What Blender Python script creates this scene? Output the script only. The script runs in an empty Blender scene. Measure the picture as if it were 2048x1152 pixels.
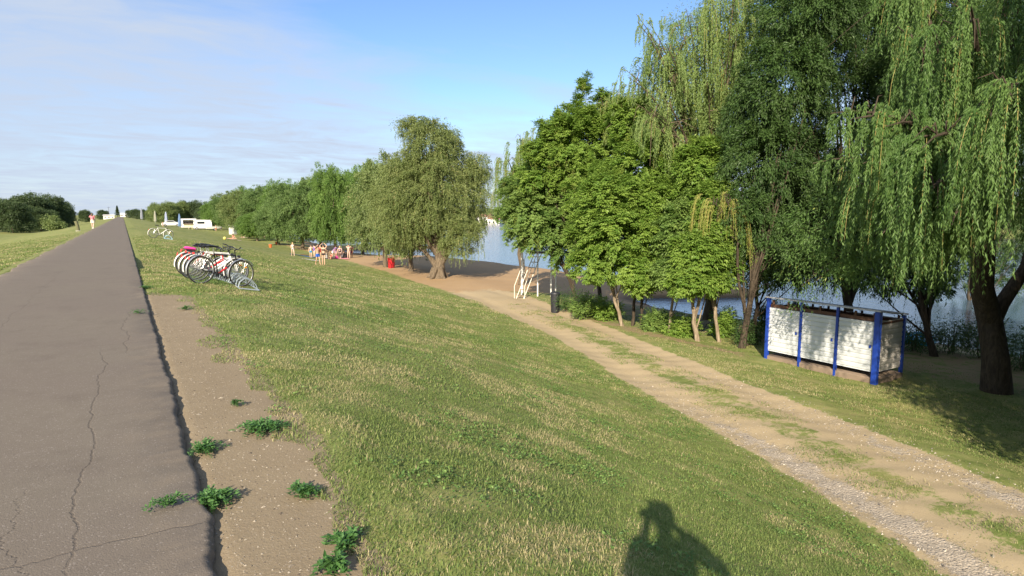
import bpy, math, random
import numpy as np
from mathutils import Vector, Matrix
SC = bpy.context.scene
COL = SC.collection
rad = math.radians
# ---------------------------------------------------------------- camera
F_PX, IMG_W, IMG_H, CAM_H = 1250.0, 2048, 1152, 1.62
PITCH, YAW = rad(6.707), rad(31.755)
cd = bpy.data.cameras.new('camera'); cam = bpy.data.objects.new('camera', cd); COL.objects.link(cam)
cd.sensor_width = 36.0; cd.lens = 36.0 * F_PX / IMG_W; cd.clip_start = 0.02; cd.clip_end = 9000
cam.location = (0, 0, CAM_H); cam.rotation_euler = (rad(90) - PITCH, 0, -YAW)
SC.camera = cam
# ---------------------------------------------------------------- sun, sky, exposure
SUN_AZ, SUN_EL = 44.36, 25.8            # light travels towards azimuth SUN_AZ (from +Y to +X)
ld = bpy.data.lights.new('sun', 'SUN'); sun = bpy.data.objects.new('sun', ld); COL.objects.link(sun)
ld.energy = 5.0; ld.angle = rad(0.55); ld.color = (1.0, 0.87, 0.69)
sd = Vector((math.sin(rad(SUN_AZ)) * math.cos(rad(SUN_EL)), math.cos(rad(SUN_AZ)) * math.cos(rad(SUN_EL)), -math.sin(rad(SUN_EL))))
sun.rotation_euler = sd.to_track_quat('-Z', 'Y').to_euler()
w = bpy.data.worlds.new('World'); SC.world = w; w.use_nodes = True
nt = w.node_tree; N = nt.nodes; L = nt.links; N.clear()
def nd(t, **k):
    n = N.new(t)
    for a, b in k.items(): setattr(n, a, b)
    return n
def wmath(op, a, b=None, clamp=False):
    n = nd('ShaderNodeMath', operation=op, use_clamp=clamp)
    for i, v in enumerate((a, b)):
        if v is None: continue
        if isinstance(v, (int, float)): n.inputs[i].default_value = v
        else: L.new(v, n.inputs[i])
    return n.outputs[0]
sky = nd('ShaderNodeTexSky', sky_type='NISHITA', sun_disc=False)
sky.sun_elevation = rad(SUN_EL); sky.sun_rotation = rad(SUN_AZ + 180)
sky.air_density = 1.0; sky.dust_density = 0.5; sky.ozone_density = 2.0; sky.altitude = 100
tc = nd('ShaderNodeTexCoord'); sep = nd('ShaderNodeSeparateXYZ'); L.new(tc.outputs['Generated'], sep.inputs[0])
zc = wmath('ADD', wmath('MAXIMUM', sep.outputs[2], 0.0), 0.10)
comb = nd('ShaderNodeCombineXYZ'); L.new(wmath('DIVIDE', sep.outputs[0], zc), comb.inputs[0]); L.new(wmath('DIVIDE', sep.outputs[1], zc), comb.inputs[1])
mp = nd('ShaderNodeMapping'); mp.inputs['Rotation'].default_value = (0, 0, rad(35)); mp.inputs['Scale'].default_value = (0.7, 1.2, 1); L.new(comb.outputs[0], mp.inputs[0])
nz = nd('ShaderNodeTexNoise'); nz.inputs['Scale'].default_value = 1.1; nz.inputs['Detail'].default_value = 9; nz.inputs['Roughness'].default_value = 0.58; nz.inputs['Distortion'].default_value = 0.5
L.new(mp.outputs[0], nz.inputs[0])
# a broad soft cirrus sheet lies over the path side of the sky; its edge runs from high left down to the far trees
dp = nd('ShaderNodeVectorMath', operation='DOT_PRODUCT'); L.new(tc.outputs['Generated'], dp.inputs[0]); dp.inputs[1].default_value = (0.5167, 0.7050, 0.9702)
nz2 = nd('ShaderNodeTexNoise'); nz2.inputs['Scale'].default_value = 3.2; nz2.inputs['Detail'].default_value = 8; nz2.inputs['Roughness'].default_value = 0.62; nz2.inputs['Distortion'].default_value = 0.8; L.new(mp.outputs[0], nz2.inputs[0])
edge = wmath('ADD', wmath('SUBTRACT', 1.03, dp.outputs['Value']), wmath('MULTIPLY', wmath('SUBTRACT', nz.outputs[0], 0.5), 0.34))
sheet = wmath('MULTIPLY', wmath('ADD', edge, 0.03), 7.5, True)
sheet = wmath('MULTIPLY', sheet, wmath('ADD', 0.30, wmath('MULTIPLY', nz2.outputs[0], 1.05)), True)
wisp = wmath('MULTIPLY', wmath('SUBTRACT', wmath('ADD', wmath('MULTIPLY', nz2.outputs[0], 0.6), wmath('MULTIPLY', nz.outputs[0], 0.4)), 0.57), 5.0, True)
lowband = wmath('MULTIPLY', wmath('SUBTRACT', 0.30, sep.outputs[2]), 5.0, True)
sheet = wmath('MAXIMUM', sheet, wmath('MULTIPLY', wmath('MULTIPLY', wisp, lowband), 0.6))
mixc = nd('ShaderNodeMix', data_type='RGBA'); L.new(sheet, mixc.inputs['Factor'])
hs = nd('ShaderNodeHueSaturation'); hs.inputs['Saturation'].default_value = 1.02; hs.inputs['Value'].default_value = 1.28; tint = nd('ShaderNodeMix', data_type='RGBA', blend_type='MULTIPLY'); tint.inputs['Factor'].default_value = 1; L.new(sky.outputs[0], tint.inputs['A']); tint.inputs['B'].default_value = (.86, .95, 1.13, 1); L.new(tint.outputs['Result'], hs.inputs['Color'])
L.new(hs.outputs[0], mixc.inputs['A']); mixc.inputs['B'].default_value = (4.45, 5.15, 6.35, 1)
bg = nd('ShaderNodeBackground'); bg.inputs[1].default_value = 0.072
L.new(mixc.outputs['Result'], bg.inputs[0]); wo = nd('ShaderNodeOutputWorld'); L.new(bg.outputs[0], wo.inputs[0])
SC.view_settings.view_transform = 'Standard'; SC.view_settings.look = 'None'
SC.view_settings.exposure = 0.90; SC.view_settings.gamma = 1.0
SC.render.engine = 'CYCLES'
SC.cycles.max_bounces = 6; SC.cycles.diffuse_bounces = 3; SC.cycles.transmission_bounces = 3; SC.cycles.glossy_bounces = 2
# ---------------------------------------------------------------- materials
def nodes_of(name):
    m = bpy.data.materials.new(name); m.use_nodes = True
    t = m.node_tree; t.nodes.clear(); return m, t
class NT:
    def __init__(s, t): s.t = t
    def n(s, typ, **k):
        q = s.t.nodes.new(typ)
        for a, b in k.items(): setattr(q, a, b)
        return q
    def l(s, a, b): s.t.links.new(a, b)
    def setin(s, node, key, v):
        if isinstance(v, bpy.types.NodeSocket): s.l(v, node.inputs[key])
        elif isinstance(v, (tuple, list)) and len(v) == 3 and node.inputs[key].type == 'RGBA': node.inputs[key].default_value = (*v, 1)
        else: node.inputs[key].default_value = v
    def math(s, op, a, b=0.0, c=None, clamp=False):
        q = s.n('ShaderNodeMath', operation=op, use_clamp=clamp)
        s.setin(q, 0, a); s.setin(q, 1, b)
        if c is not None: s.setin(q, 2, c)
        return q.outputs[0]
    def noise(s, vec, scale, detail=4, rough=0.5, dist=0.0):
        q = s.n('ShaderNodeTexNoise'); s.l(vec, q.inputs['Vector'])
        q.inputs['Scale'].default_value = scale; q.inputs['Detail'].default_value = detail
        q.inputs['Roughness'].default_value = rough; q.inputs['Distortion'].default_value = dist
        return q.outputs[0]
    def vor(s, vec, scale, feature='F1', rnd=1.0):
        q = s.n('ShaderNodeTexVoronoi', feature=feature); s.l(vec, q.inputs['Vector']); q.inputs['Scale'].default_value = scale
        q.inputs['Randomness'].default_value = rnd
        return q
    def mix(s, f, a, b):
        q = s.n('ShaderNodeMix', data_type='RGBA'); s.setin(q, 'Factor', f); s.setin(q, 'A', a); s.setin(q, 'B', b)
        return q.outputs['Result']
    def ramp(s, f, lo, hi, smooth=True):
        q = s.n('ShaderNodeMapRange'); q.interpolation_type = 'SMOOTHSTEP' if smooth else 'LINEAR'
        s.setin(q, 'Value', f); q.inputs['From Min'].default_value = lo; q.inputs['From Max'].default_value = hi
        return q.outputs[0]
    def obj(s): return s.n('ShaderNodeTexCoord').outputs['Object']
    def pos(s): return s.n('ShaderNodeNewGeometry').outputs['Position']
    def scale(s, v, x):
        q = s.n('ShaderNodeMapping'); s.l(v, q.inputs[0]); q.inputs['Scale'].default_value = x; return q.outputs[0]
    def attr(s, name): return s.n('ShaderNodeAttribute', attribute_name=name)
    def principled(s, color, rough=0.7, metal=0.0, bump=None, bstr=0.3, bdist=0.01, spec=0.5, emit=None):
        p = s.n('ShaderNodeBsdfPrincipled'); s.setin(p, 'Base Color', color); s.setin(p, 'Roughness', rough); s.setin(p, 'Metallic', metal)
        p.inputs['Specular IOR Level'].default_value = spec
        if bump is not None:
            b = s.n('ShaderNodeBump'); b.inputs['Strength'].default_value = bstr; b.inputs['Distance'].default_value = bdist
            s.l(bump, b.inputs['Height']); s.l(b.outputs[0], p.inputs['Normal'])
        o = s.n('ShaderNodeOutputMaterial'); s.l(p.outputs[0], o.inputs[0]); return p
MATS = {}
def plain(name, color, rough=0.6, metal=0.0, var=0.25, scale=6.0, bstr=0.0, spec=0.5):
    """procedural paint / plastic / cloth with slight soiling"""
    if name in MATS: return MATS[name]
    m, t = nodes_of(name); g = NT(t); v = g.obj()
    n1 = g.noise(v, scale, 5, 0.6)
    c = g.mix(n1, tuple(x * (1 - var) for x in color), tuple(min(1, x * (1 + var)) for x in color))
    r = g.math('ADD', g.math('MULTIPLY', n1, 0.25), rough - 0.12)
    g.principled(c, r, metal, bump=g.noise(v, scale * 5, 3) if bstr else None, bstr=bstr, spec=spec)
    MATS[name] = m; return m
def bark(name, c1, c2, scale=1.0):
    if name in MATS: return MATS[name]
    m, t = nodes_of(name); g = NT(t); v = g.obj()
    vs = g.scale(v, (9 * scale, 9 * scale, 1.6 * scale))
    n = g.noise(vs, 1.8, 6, 0.65, 0.6); n2 = g.noise(v, 1.3, 3)
    c = g.mix(g.ramp(n, 0.35, 0.68), c1, c2); c = g.mix(g.math('MULTIPLY', n2, 0.5), c, tuple(x * 0.75 for x in c2))
    g.principled(c, 0.9, bump=n, bstr=0.9, bdist=0.05, spec=0.2); MATS[name] = m; return m
def leafmat(name, dark, lite, trans, tmix=0.35, dry=None):
    """leaf: 'var' attribute picks the shade, light passes through the blade"""
    if name in MATS: return MATS[name]
    m, t = nodes_of(name); g = NT(t); a = g.attr('var').outputs['Fac']
    c = g.mix(a, dark, lite)
    if dry: c = g.mix(g.ramp(a, 0.90, 0.97), c, dry)
    p = g.n('ShaderNodeBsdfPrincipled'); g.l(c, p.inputs['Base Color']); p.inputs['Roughness'].default_value = 0.5; p.inputs['Specular IOR Level'].default_value = 0.35
    tr = g.n('ShaderNodeBsdfTranslucent'); g.l(g.mix(0.6, c, trans), tr.inputs[0])
    x = g.n('ShaderNodeMixShader'); x.inputs[0].default_value = tmix; g.l(p.outputs[0], x.inputs[1]); g.l(tr.outputs[0], x.inputs[2])
    o = g.n('ShaderNodeOutputMaterial'); g.l(x.outputs[0], o.inputs[0]); MATS[name] = m; return m
# ---------------------------------------------------------------- object helpers
def tag(o, label=None, cat=None, group=None, kind=None):
    if label: o['label'] = label
    if cat: o['category'] = cat
    if group: o['group'] = group
    if kind: o['kind'] = kind
    return o
def empty(name, loc, rz=0, label=None, cat=None, group=None, rot=None):
    o = bpy.data.objects.new(name, None); COL.objects.link(o); o.location = loc
    o.rotation_euler = rot if rot else (0, 0, rz); o.empty_display_size = 0.2
    return tag(o, label, cat, group)
def np_mesh(name, verts, faces, mat, parent=None, var=None, smooth=False):
    """faces: (M,k) int array, k = 3 or 4"""
    me = bpy.data.meshes.new(name); verts = np.asarray(verts, dtype=np.float32); faces = np.asarray(faces, dtype=np.int32)
    k = faces.shape[1]; me.vertices.add(len(verts)); me.vertices.foreach_set('co', verts.ravel())
    me.loops.add(faces.size); me.loops.foreach_set('vertex_index', faces.ravel())
    me.polygons.add(len(faces)); me.polygons.foreach_set('loop_start', np.arange(0, faces.size, k, dtype=np.int32))
    try: me.polygons.foreach_set('loop_total', np.full(len(faces), k, dtype=np.int32))
    except Exception: pass
    me.polygons.foreach_set('use_smooth', np.full(len(faces), smooth, dtype=bool))
    me.update(calc_edges=True)
    if var is not None:
        for nm, arr in (var.items() if isinstance(var, dict) else (('var', var),)):
            at = me.attributes.new(nm, 'FLOAT', 'POINT'); at.data.foreach_set('value', np.asarray(arr, dtype=np.float32))
    if mat: me.materials.append(mat)
    o = bpy.data.objects.new(name, me); COL.objects.link(o)
    if parent: o.parent = parent
    return o
class MB:
    def __init__(s): s.v = []; s.f = []; s.m = Matrix()
    def add(s, vs, fs):
        b = len(s.v); s.v += [tuple(s.m @ Vector(p)) for p in vs]; s.f += [tuple(b + i for i in q) for q in fs]; return s
    def box(s, c, d, rz=0.0, bev=0.0):
        x, y, z = (q / 2 for q in d); b = min(bev, x * .9, y * .9, z * .9)
        R = Matrix.Rotation(rz, 3, 'Z'); C = Vector(c)
        if b <= 0:
            vs = [C + R @ Vector((i * x, j * y, k * z)) for i in (-1, 1) for j in (-1, 1) for k in (-1, 1)]
            return s.add(vs, [(0, 1, 3, 2), (4, 6, 7, 5), (0, 4, 5, 1), (2, 3, 7, 6), (0, 2, 6, 4), (1, 5, 7, 3)])
        rings = []
        for zz, ins in ((-z, b), (-z + b, 0), (z - b, 0), (z, b)):
            X, Y = x - ins, y - ins
            rings.append([C + R @ Vector(p) for p in ((-X + b, -Y, zz), (X - b, -Y, zz), (X, -Y + b, zz), (X, Y - b, zz), (X - b, Y, zz), (-X + b, Y, zz), (-X, Y - b, zz), (-X, -Y + b, zz))])
        vs = [p for r in rings for p in r]; fs = [tuple(reversed(range(8))), tuple(range(24, 32))]
        for r in range(3):
            for i in range(8): fs.append((r * 8 + i, r * 8 + (i + 1) % 8, r * 8 + 8 + (i + 1) % 8, r * 8 + 8 + i))
        return s.add(vs, fs)
    def tube(s, pts, r, n=8, caps=True, closed=False):
        pts = [Vector(p) for p in pts]; rs = r if isinstance(r, (list, tuple)) else [r] * len(pts); k = len(pts); vs = []; fs = []
        up = None
        for i, p in enumerate(pts):
            if closed: t = (pts[(i + 1) % k] - pts[i - 1])
            else: t = pts[min(i + 1, k - 1)] - pts[max(i - 1, 0)]
            t = t.normalized() if t.length > 1e-9 else Vector((0, 0, 1))
            if up is None: up = t.orthogonal().normalized()
            up = (up - t * up.dot(t)); up = up.normalized() if up.length > 1e-6 else t.orthogonal().normalized()
            bi = t.cross(up)
            for j in range(n):
                a = 2 * math.pi * j / n; vs.append(p + (up * math.cos(a) + bi * math.sin(a)) * rs[i])
        for i in range(k if closed else k - 1):
            for j in range(n):
                a = i * n; b = ((i + 1) % k) * n; fs.append((a + j, a + (j + 1) % n, b + (j + 1) % n, b + j))
        if caps and not closed: fs += [tuple(reversed(range(n))), tuple(range((k - 1) * n, k * n))]
        return s.add(vs, fs)
    def disc_wheel(s, c, R, r, n=32, m=8, sx=1.0):   # torus about the local Y axis
        pts = [(c[0] + R * math.cos(2 * math.pi * i / n), c[1], c[2] + R * math.sin(2 * math.pi * i / n)) for i in range(n)]
        return s.tube(pts, r, m, closed=True)
    def cyl(s, a, b, r, n=12, r2=None): return s.tube([a, b], [r, r if r2 is None else r2], n)
    def lathe(s, prof, n=20, c=(0, 0, 0)):
        vs = []; fs = []
        for (r, z) in prof:
            for j in range(n):
                a = 2 * math.pi * j / n; vs.append((c[0] + r * math.cos(a), c[1] + r * math.sin(a), c[2] + z))
        for i in range(len(prof) - 1):
            for j in range(n): fs.append((i * n + j, i * n + (j + 1) % n, (i + 1) * n + (j + 1) % n, (i + 1) * n + j))
        fs += [tuple(reversed(range(n))), tuple(range((len(prof) - 1) * n, len(prof) * n))]
        return s.add(vs, fs)
    def ball(s, c, r, n=12, m=8, sc=(1, 1, 1), rot=None):
        vs = []; fs = []; R = rot if rot else Matrix.Identity(3)
        for i in range(m + 1):
            th = math.pi * i / m
            for j in range(n):
                a = 2 * math.pi * j / n
                vs.append(Vector(c) + R @ Vector((r * sc[0] * math.sin(th) * math.cos(a), r * sc[1] * math.sin(th) * math.sin(a), r * sc[2] * math.cos(th))))
        for i in range(m):
            for j in range(n): fs.append((i * n + j, (i + 1) * n + j, (i + 1) * n + (j + 1) % n, i * n + (j + 1) % n))
        return s.add(vs, fs)
    def prism(s, poly, y0, y1):                    # polygon in XZ pushed along Y
        n = len(poly); vs = [(x, y0, z) for x, z in poly] + [(x, y1, z) for x, z in poly]
        return s.add(vs, [tuple(range(n)), tuple(reversed(range(n, 2 * n)))] + [(i, n + i, n + (i + 1) % n, (i + 1) % n) for i in range(n)])
    def build(s, name, mat, parent=None, smooth=True, loc=None):
        me = bpy.data.meshes.new(name); me.from_pydata([tuple(v) for v in s.v], [], s.f); me.validate()
        import bmesh
        bm = bmesh.new(); bm.from_mesh(me); bmesh.ops.recalc_face_normals(bm, faces=bm.faces); bm.to_mesh(me); bm.free()
        if smooth:
            me.polygons.foreach_set('use_smooth', [True] * len(me.polygons))
            try: me.set_sharp_from_angle(angle=rad(38))
            except Exception: pass
        if mat: me.materials.append(mat)
        o = bpy.data.objects.new(name, me); COL.objects.link(o)
        if parent: o.parent = parent
        if loc: o.location = loc
        return o
def copy_tree(o, parent=None):
    c = o.copy(); COL.objects.link(c); c.parent = parent
    for ch in [q for q in COL.objects if q.parent == o]: copy_tree(ch, c)
    return c
# ---------------------------------------------------------------- terrain height
WATER = -4.1
def sm(t): t = np.clip(t, 0, 1); return t * t * (3 - 2 * t)
def xtoe(y): return np.interp(y, [-40, -22, -10, 0, 2.93, 4.5, 7, 12.5, 19.4, 30.4, 51, 65, 100, 200, 2000], [1.7, 2.0, 4.2, 6.7, 7.44, 8.2, 9.37, 11.34, 13.75, 16.4, 18.5, 19.3, 19, 15.5, 15.5])
def ztoe(y): return np.interp(y, [-40, -22, -10, 0, 2.93, 7, 12.5, 19.4, 30, 60, 110, 180, 2000], [-.05, -.2, -1.2, -2.15, -2.35, -2.62, -2.85, -3.0, -3.1, -3.1, -2.7, -2.05, -1.8])
SH_Y = [-300, -30, 0, 14, 21.6, 27, 31, 36, 50, 64, 70, 73, 80, 87, 100, 130, 170, 230, 400, 900, 4000]
SH_X = [60, 33, 31.5, 30.8, 28.5, 28.3, 29.0, 34, 38, 37.5, 36.5, 32.5, 30, 28.4, 30, 33, 36, 42, 60, 60, 60]
def capsule(x, y, a, b, r):
    ax, ay = a; bx, by = b; dx, dy = bx - ax, by - ay
    t = np.clip(((x - ax) * dx + (y - ay) * dy) / (dx * dx + dy * dy), 0, 1)
    return r - np.hypot(x - ax - t * dx, y - ay - t * dy)
def wig(x, y, k=1.0): return np.sin(x * .9 * k + 1.3) * np.cos(y * .7 * k + .4) + .6 * np.sin(x * 1.9 * k - y * 1.3 * k + 2.) + .35 * np.cos(x * 4.1 * k + y * 3.3 * k)
def shore_s(x, y):
    s = (np.interp(y, SH_Y, SH_X) - x) * 0.9 + 0.25 * wig(x, y, .5)
    s = np.maximum(s, capsule(x, y, (31, 33), (37.3, 29.6), 1.75))
    s = np.maximum(s, capsule(x, y, (30, 104), (41.5, 101.0), 5.0))
    s = np.maximum(s, x - np.interp(y, [-500, 0, 300, 600, 3000], [150, 165, 205, 260, 500]))
    return s
def height(x, y):
    x = np.asarray(x, float); y = np.asarray(y, float)
    xt, zt = xtoe(y), ztoe(y)
    zb = np.interp(y, [-30, 0, 60, 110, 180, 2000], [-3.2, -3.2, -3.3, -2.9, -2.15, -2.0])
    t = np.clip((x - 1.3) / (xt - 1.3), 0, 1); slope = zt * (.5 * t + .5 * sm(t))
    u = x - xt; bench = zt + (zb - zt) * sm((u - 3.2) / 4.0)
    z = np.where(x < 1.3, 0, np.where(x < xt, slope, bench))
    s = shore_s(x, y); zs = WATER + np.where(s > 0, .02 + .16 * s, .22 * s)
    far = x > 120
    zs = np.where(far, WATER + np.clip(s * .25, -3, 1.8), zs)
    z = np.where(far, zs, np.minimum(z, np.maximum(zs, WATER - 3)))
    sp = capsule(x, y, (31, 33), (37.3, 29.6), 1.75); z = np.where((sp > 0) & (x > 29), np.maximum(z, WATER + .75 * np.sqrt(np.clip(sp / 1.75, 0, 1)) - .05), z)
    tl = np.clip((-3.1 - x) / 13.0, 0, 1); z = np.where(x < -3.1, -2.1 * (.4 * tl + .6 * sm(tl)), z)
    edge = np.maximum(x - .24, -2.9 - x)
    z = z - .05
    offroad = sm((edge - .3) / 1.5)
    z = z + offroad * (.018 * wig(x, y, 1.7) + .02 * wig(x + 5, y - 3, .45))
    inside = (edge < .07); z = np.where(inside, z - .05, z)
    ut = np.abs(u - .6); ur = np.abs(u - 2.75)
    tr = (y < 34) & (u > -1) & (u < 5)
    z = z - np.where(tr, .05 * np.exp(-(ut / .4) ** 2) + .05 * np.exp(-(ur / .4) ** 2), 0)
    return z
def hz(x, y): return float(height(np.array([x]), np.array([y]))[0])
def cam_ray(px, py):
    x = px - 1024; y = py - 576; down = y * math.cos(PITCH) + F_PX * math.sin(PITCH); fw = F_PX * math.cos(PITCH) - y * math.sin(PITCH)
    c, s = math.cos(YAW), math.sin(YAW); return Vector((fw * s + x * c, fw * c - x * s, -down)) / fw
def G(px, py):                                                       # where the sight line through a pixel meets the ground
    r = cam_ray(px, py); t = 1.0; prev = 0.5
    while t < 1500:
        p = Vector((0, 0, CAM_H)) + r * t
        if p.z < hz(p.x, p.y):
            for _ in range(18):
                m = (prev + t) / 2; p = Vector((0, 0, CAM_H)) + r * m
                if p.z < hz(p.x, p.y): t = m
                else: prev = m
            return Vector((p.x, p.y, hz(p.x, p.y)))
        prev = t; t *= 1.02
    p = Vector((0, 0, CAM_H)) + r * 300; return Vector((p.x, p.y, hz(p.x, p.y)))
def D(px, d):                                                       # a ground point at forward distance d below pixel column px
    r = cam_ray(px, 429); return Vector((r.x * d, r.y * d, hz(r.x * d, r.y * d)))
def ztop(py, d): return CAM_H + (429 - py) / F_PX * d * 1.01
rng = np.random.default_rng(7); random.seed(7)
# ================================================================ the ground sheet
def grow(a, b, step0, k, smax):
    out = [a]; s = step0
    while out[-1] < b: out.append(out[-1] + s); s = min(s * k, smax)
    return out
xs = np.array(sorted(set(np.round([-v for v in grow(3.5, 2500, .2, 1.09, 200)] + list(np.arange(-3.5, 20, .085)) + grow(20.0, 60, .14, 1.03, .8) + grow(60.8, 3000, 1.0, 1.1, 200), 4))))
ys = np.array(sorted(set(np.round([-v for v in grow(1.0, 300, .2, 1.15, 40)] + list(np.arange(-1, 16, .10)) + grow(16.0, 60, .12, 1.02, .5) + grow(60.5, 4000, .55, 1.035, 200), 4))))
X, Y = np.meshgrid(xs, ys); Z = height(X, Y)
SXT = X - xtoe(Y); SS = shore_s(X, Y)
vedge = np.interp(Y, [-30, 2.7, 4.7, 8, 12, 14.4, 15.2, 20], [.8, .72, .90, .90, .86, .82, .3, .3])
m_verge = np.clip(1 - np.abs((X - (.24 + vedge) / 2) / ((vedge - .24) / 2 + 1e-6)) ** 2 * .5, 0, 1) * (X > .1) * (Y < 15.2) * (Y > -31)
m_verge = np.where((X > .1) & (X < vedge + .4) & (Y < 15.6), np.clip(.5 + (vedge + .26 - X) / .5, 0, 1), 0)
m_left = np.where((X < -2.8) & (X > -4.2), np.clip(.55 - np.abs(X + 3.25) / .5, 0, .55), 0)
def rutm(c, w): return np.exp(-((SXT - c) / w) ** 2)
wid = np.interp(Y, [-25, 2, 8, 20, 30], [.7, .54, .44, .46, .9])
tr = np.clip(1.25 * np.maximum(rutm(.6, wid), rutm(2.75, wid)), 0, 1) + .44 * np.exp(-((SXT - 1.7) / 1.3) ** 4)
m_track = np.where((Y < 37), np.clip(tr, 0, 1) * np.clip((37 - Y) / 5, 0, 1), 0)
# trampled earth and sand of the beach, and the strip of bare earth along the row of thin trees
beach = np.clip((Y - 27) / 8, 0, 1) * np.clip(SXT / 1.2 + .35, 0, 1) * np.clip((118 - Y) / 18, 0, 1) * (X < 60)
lim = np.interp(Y, [27, 40, 60, 90, 120], [1.6, 1.5, 1.0, .62, .35]); beach = beach * lim
shoreb = np.where((X < 60), np.clip(1 - (SS - 3.0) / 3.0, 0, 1), 0) * np.clip((Y - 24) / 5, 0, 1)
m_sand = np.clip(np.maximum(beach * .92, shoreb), 0, 1)
grass_isle = np.exp(-(((X - 20.2) / 2.3) ** 2 + ((Y - 29.0) / 4.0) ** 2)); m_sand = np.clip(m_sand - 1.0 * grass_isle, 0, 1)
rowx = 17.6; m_row = .62 * np.exp(-((X - rowx - .25 * np.sin(Y)) / .75) ** 2) * np.clip((Y - 12) / 2, 0, 1) * np.clip((26 - Y) / 4, 0, 1)
m_under = .55 * np.clip((X - 19) / 2, 0, 1) * np.clip((30 - Y) / 2, 0, 1) * (X < 60)
m_bare = np.clip(np.maximum(m_row, m_under), 0, 1)
m_gravel = np.clip(.95 * rutm(.55, .42) + .6 * rutm(2.9, .4), 0, 1) * np.clip((15 - Y) / 12, 0.0, 1) * (Y > -30)
m_bank = np.where((X < 60) & (SS < 1.2), 1.0, 0.0)
attrs = dict(m_verge=m_verge + m_left, m_track=m_track, m_sand=m_sand, m_bare=m_bare, m_gravel=m_gravel)
def ground_material():
    m, t = nodes_of('ground_surface'); g = NT(t); P = g.pos()
    nA = g.noise(P, .35, 5, .6); nB = g.noise(P, 2.2, 6, .62); nC = g.noise(P, 11, 6, .7); nD = g.noise(P, 60, 4, .7); nE = g.noise(P, 190, 2, .6)
    # turf
    streak = g.noise(g.scale(P, (2.2, .25, 1)), 1.0, 4, .55)
    gr = g.mix(g.ramp(nB, .35, .68), (.145, .190, .048), (.260, .275, .100))
    gr = g.mix(g.ramp(nC, .45, .75), gr, (.27, .26, .095))
    gr = g.mix(g.math('MULTIPLY', g.ramp(nA, .46, .64), .55), gr, (.30, .28, .11))
    gr = g.mix(g.math('MULTIPLY', g.ramp(streak, .45, .7), .25), gr, (.30, .285, .12))
    gr = g.mix(g.math('MULTIPLY', g.ramp(nD, .5, .8), .6), gr, (.055, .085, .02))
    gr = g.mix(g.math('MULTIPLY', g.ramp(g.math('ADD', g.math('MULTIPLY', nB, .6), g.math('MULTIPLY', nC, .4)), .56, .66), .6), gr, (.33, .24, .14))
    # earth
    ea = g.mix(nB, (.205, .160, .102), (.295, .238, .156)); ea = g.mix(g.math('MULTIPLY', g.ramp(nD, .45, .75), .5), ea, (.24, .175, .12))
    ea = g.mix(g.math('MULTIPLY', g.ramp(nE, .60, .72), .7), ea, (.46, .40, .33))
    tk = g.mix(nB, (.385, .300, .180), (.470, .375, .235)); tk = g.mix(g.math('MULTIPLY', g.ramp(nC, .5, .8), .5), tk, (.32, .24, .145))
    sa = g.mix(nA, (.36, .24, .13), (.45, .31, .175)); sa = g.mix(g.math('MULTIPLY', g.ramp(nC, .45, .8), .4), sa, (.29, .19, .11))
    ba = g.mix(nB, (.24, .18, .10), (.33, .25, .145))
    # gravel: two sizes of stone, each stone its own grey
    v1 = g.vor(P, 34); v2 = g.vor(P, 75)
    sp = g.n('ShaderNodeSeparateColor'); g.l(v1.outputs['Color'], sp.inputs[0]); sp2 = g.n('ShaderNodeSeparateColor'); g.l(v2.outputs['Color'], sp2.inputs[0])
    st = g.mix(sp.outputs[0], (.16, .14, .12), (.62, .56, .47)); st2 = g.mix(sp2.outputs[1], (.28, .24, .20), (.62, .56, .48))
    st = g.mix(g.ramp(v1.outputs['Distance'], .45, .6), st, st2)
    st = g.mix(.5, st, (.40, .33, .25))
    A = lambda k: g.attr(k).outputs['Fac']
    brk = g.math('ADD', g.math('MULTIPLY', g.math('SUBTRACT', nB, .5), .9), g.math('ADD', g.math('MULTIPLY', g.math('SUBTRACT', nC, .5), .8), g.math('MULTIPLY', g.math('SUBTRACT', nD, .5), .35)))
    def msk(k, lo=.42, hi=.58, amp=1.0): return g.ramp(g.math('ADD', A(k), g.math('MULTIPLY', brk, amp)), lo, hi)
    c = g.mix(msk('m_bare'), gr, ba); c = g.mix(msk('m_sand', .40, .62), c, sa)
    mt = msk('m_track'); c = g.mix(mt, c, tk)
    gv = g.math('MULTIPLY', msk('m_gravel', .38, .7, 1.5), g.math('MULTIPLY', mt, .85)); c = g.mix(gv, c, st)
    c = g.mix(msk('m_verge', .45, .55, .7), c, ea)
    z = g.n('ShaderNodeSeparateXYZ'); g.l(P, z.inputs[0])
    wet = g.ramp(z.outputs[2], -3.75, -4.05); c = g.mix(g.math('MULTIPLY', wet, .75), c, (.07, .055, .04))
    h = g.math('ADD', g.math('MULTIPLY', nC, .5), g.math('ADD', g.math('MULTIPLY', nD, .5), g.math('MULTIPLY', g.math('MULTIPLY', g.math('SUBTRACT', 1.0, v1.outputs['Distance']), gv), 1.6)))
    p = g.principled(c, .95, bump=h, bstr=.7, bdist=.014, spec=.12)
    return m
GM = ground_material()
nxv, nyv = len(xs), len(ys); V = np.stack([X, Y, Z], -1).reshape(-1, 3)
i = np.arange(nxv - 1); j = np.arange(nyv - 1); I, J = np.meshgrid(i, j)
Fq = np.stack([J * nxv + I, J * nxv + I + 1, (J + 1) * nxv + I + 1, (J + 1) * nxv + I], -1).reshape(-1, 4)
def facemean(a): a = a.reshape(-1); return a[Fq].mean(1)
jit = facemean(.18 * wig(X * 3, Y * 3, 1.3))
fv = facemean(m_verge) + .4 * jit > .5; ft = (facemean(m_track) + jit > .46) & (facemean(SXT) > -.6) & (facemean(SXT) < 5); fs_ = facemean(m_sand) > .5
cls = np.zeros(len(Fq), int); cls[fs_] = 3; cls[ft] = 2; cls[fv] = 1
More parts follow.
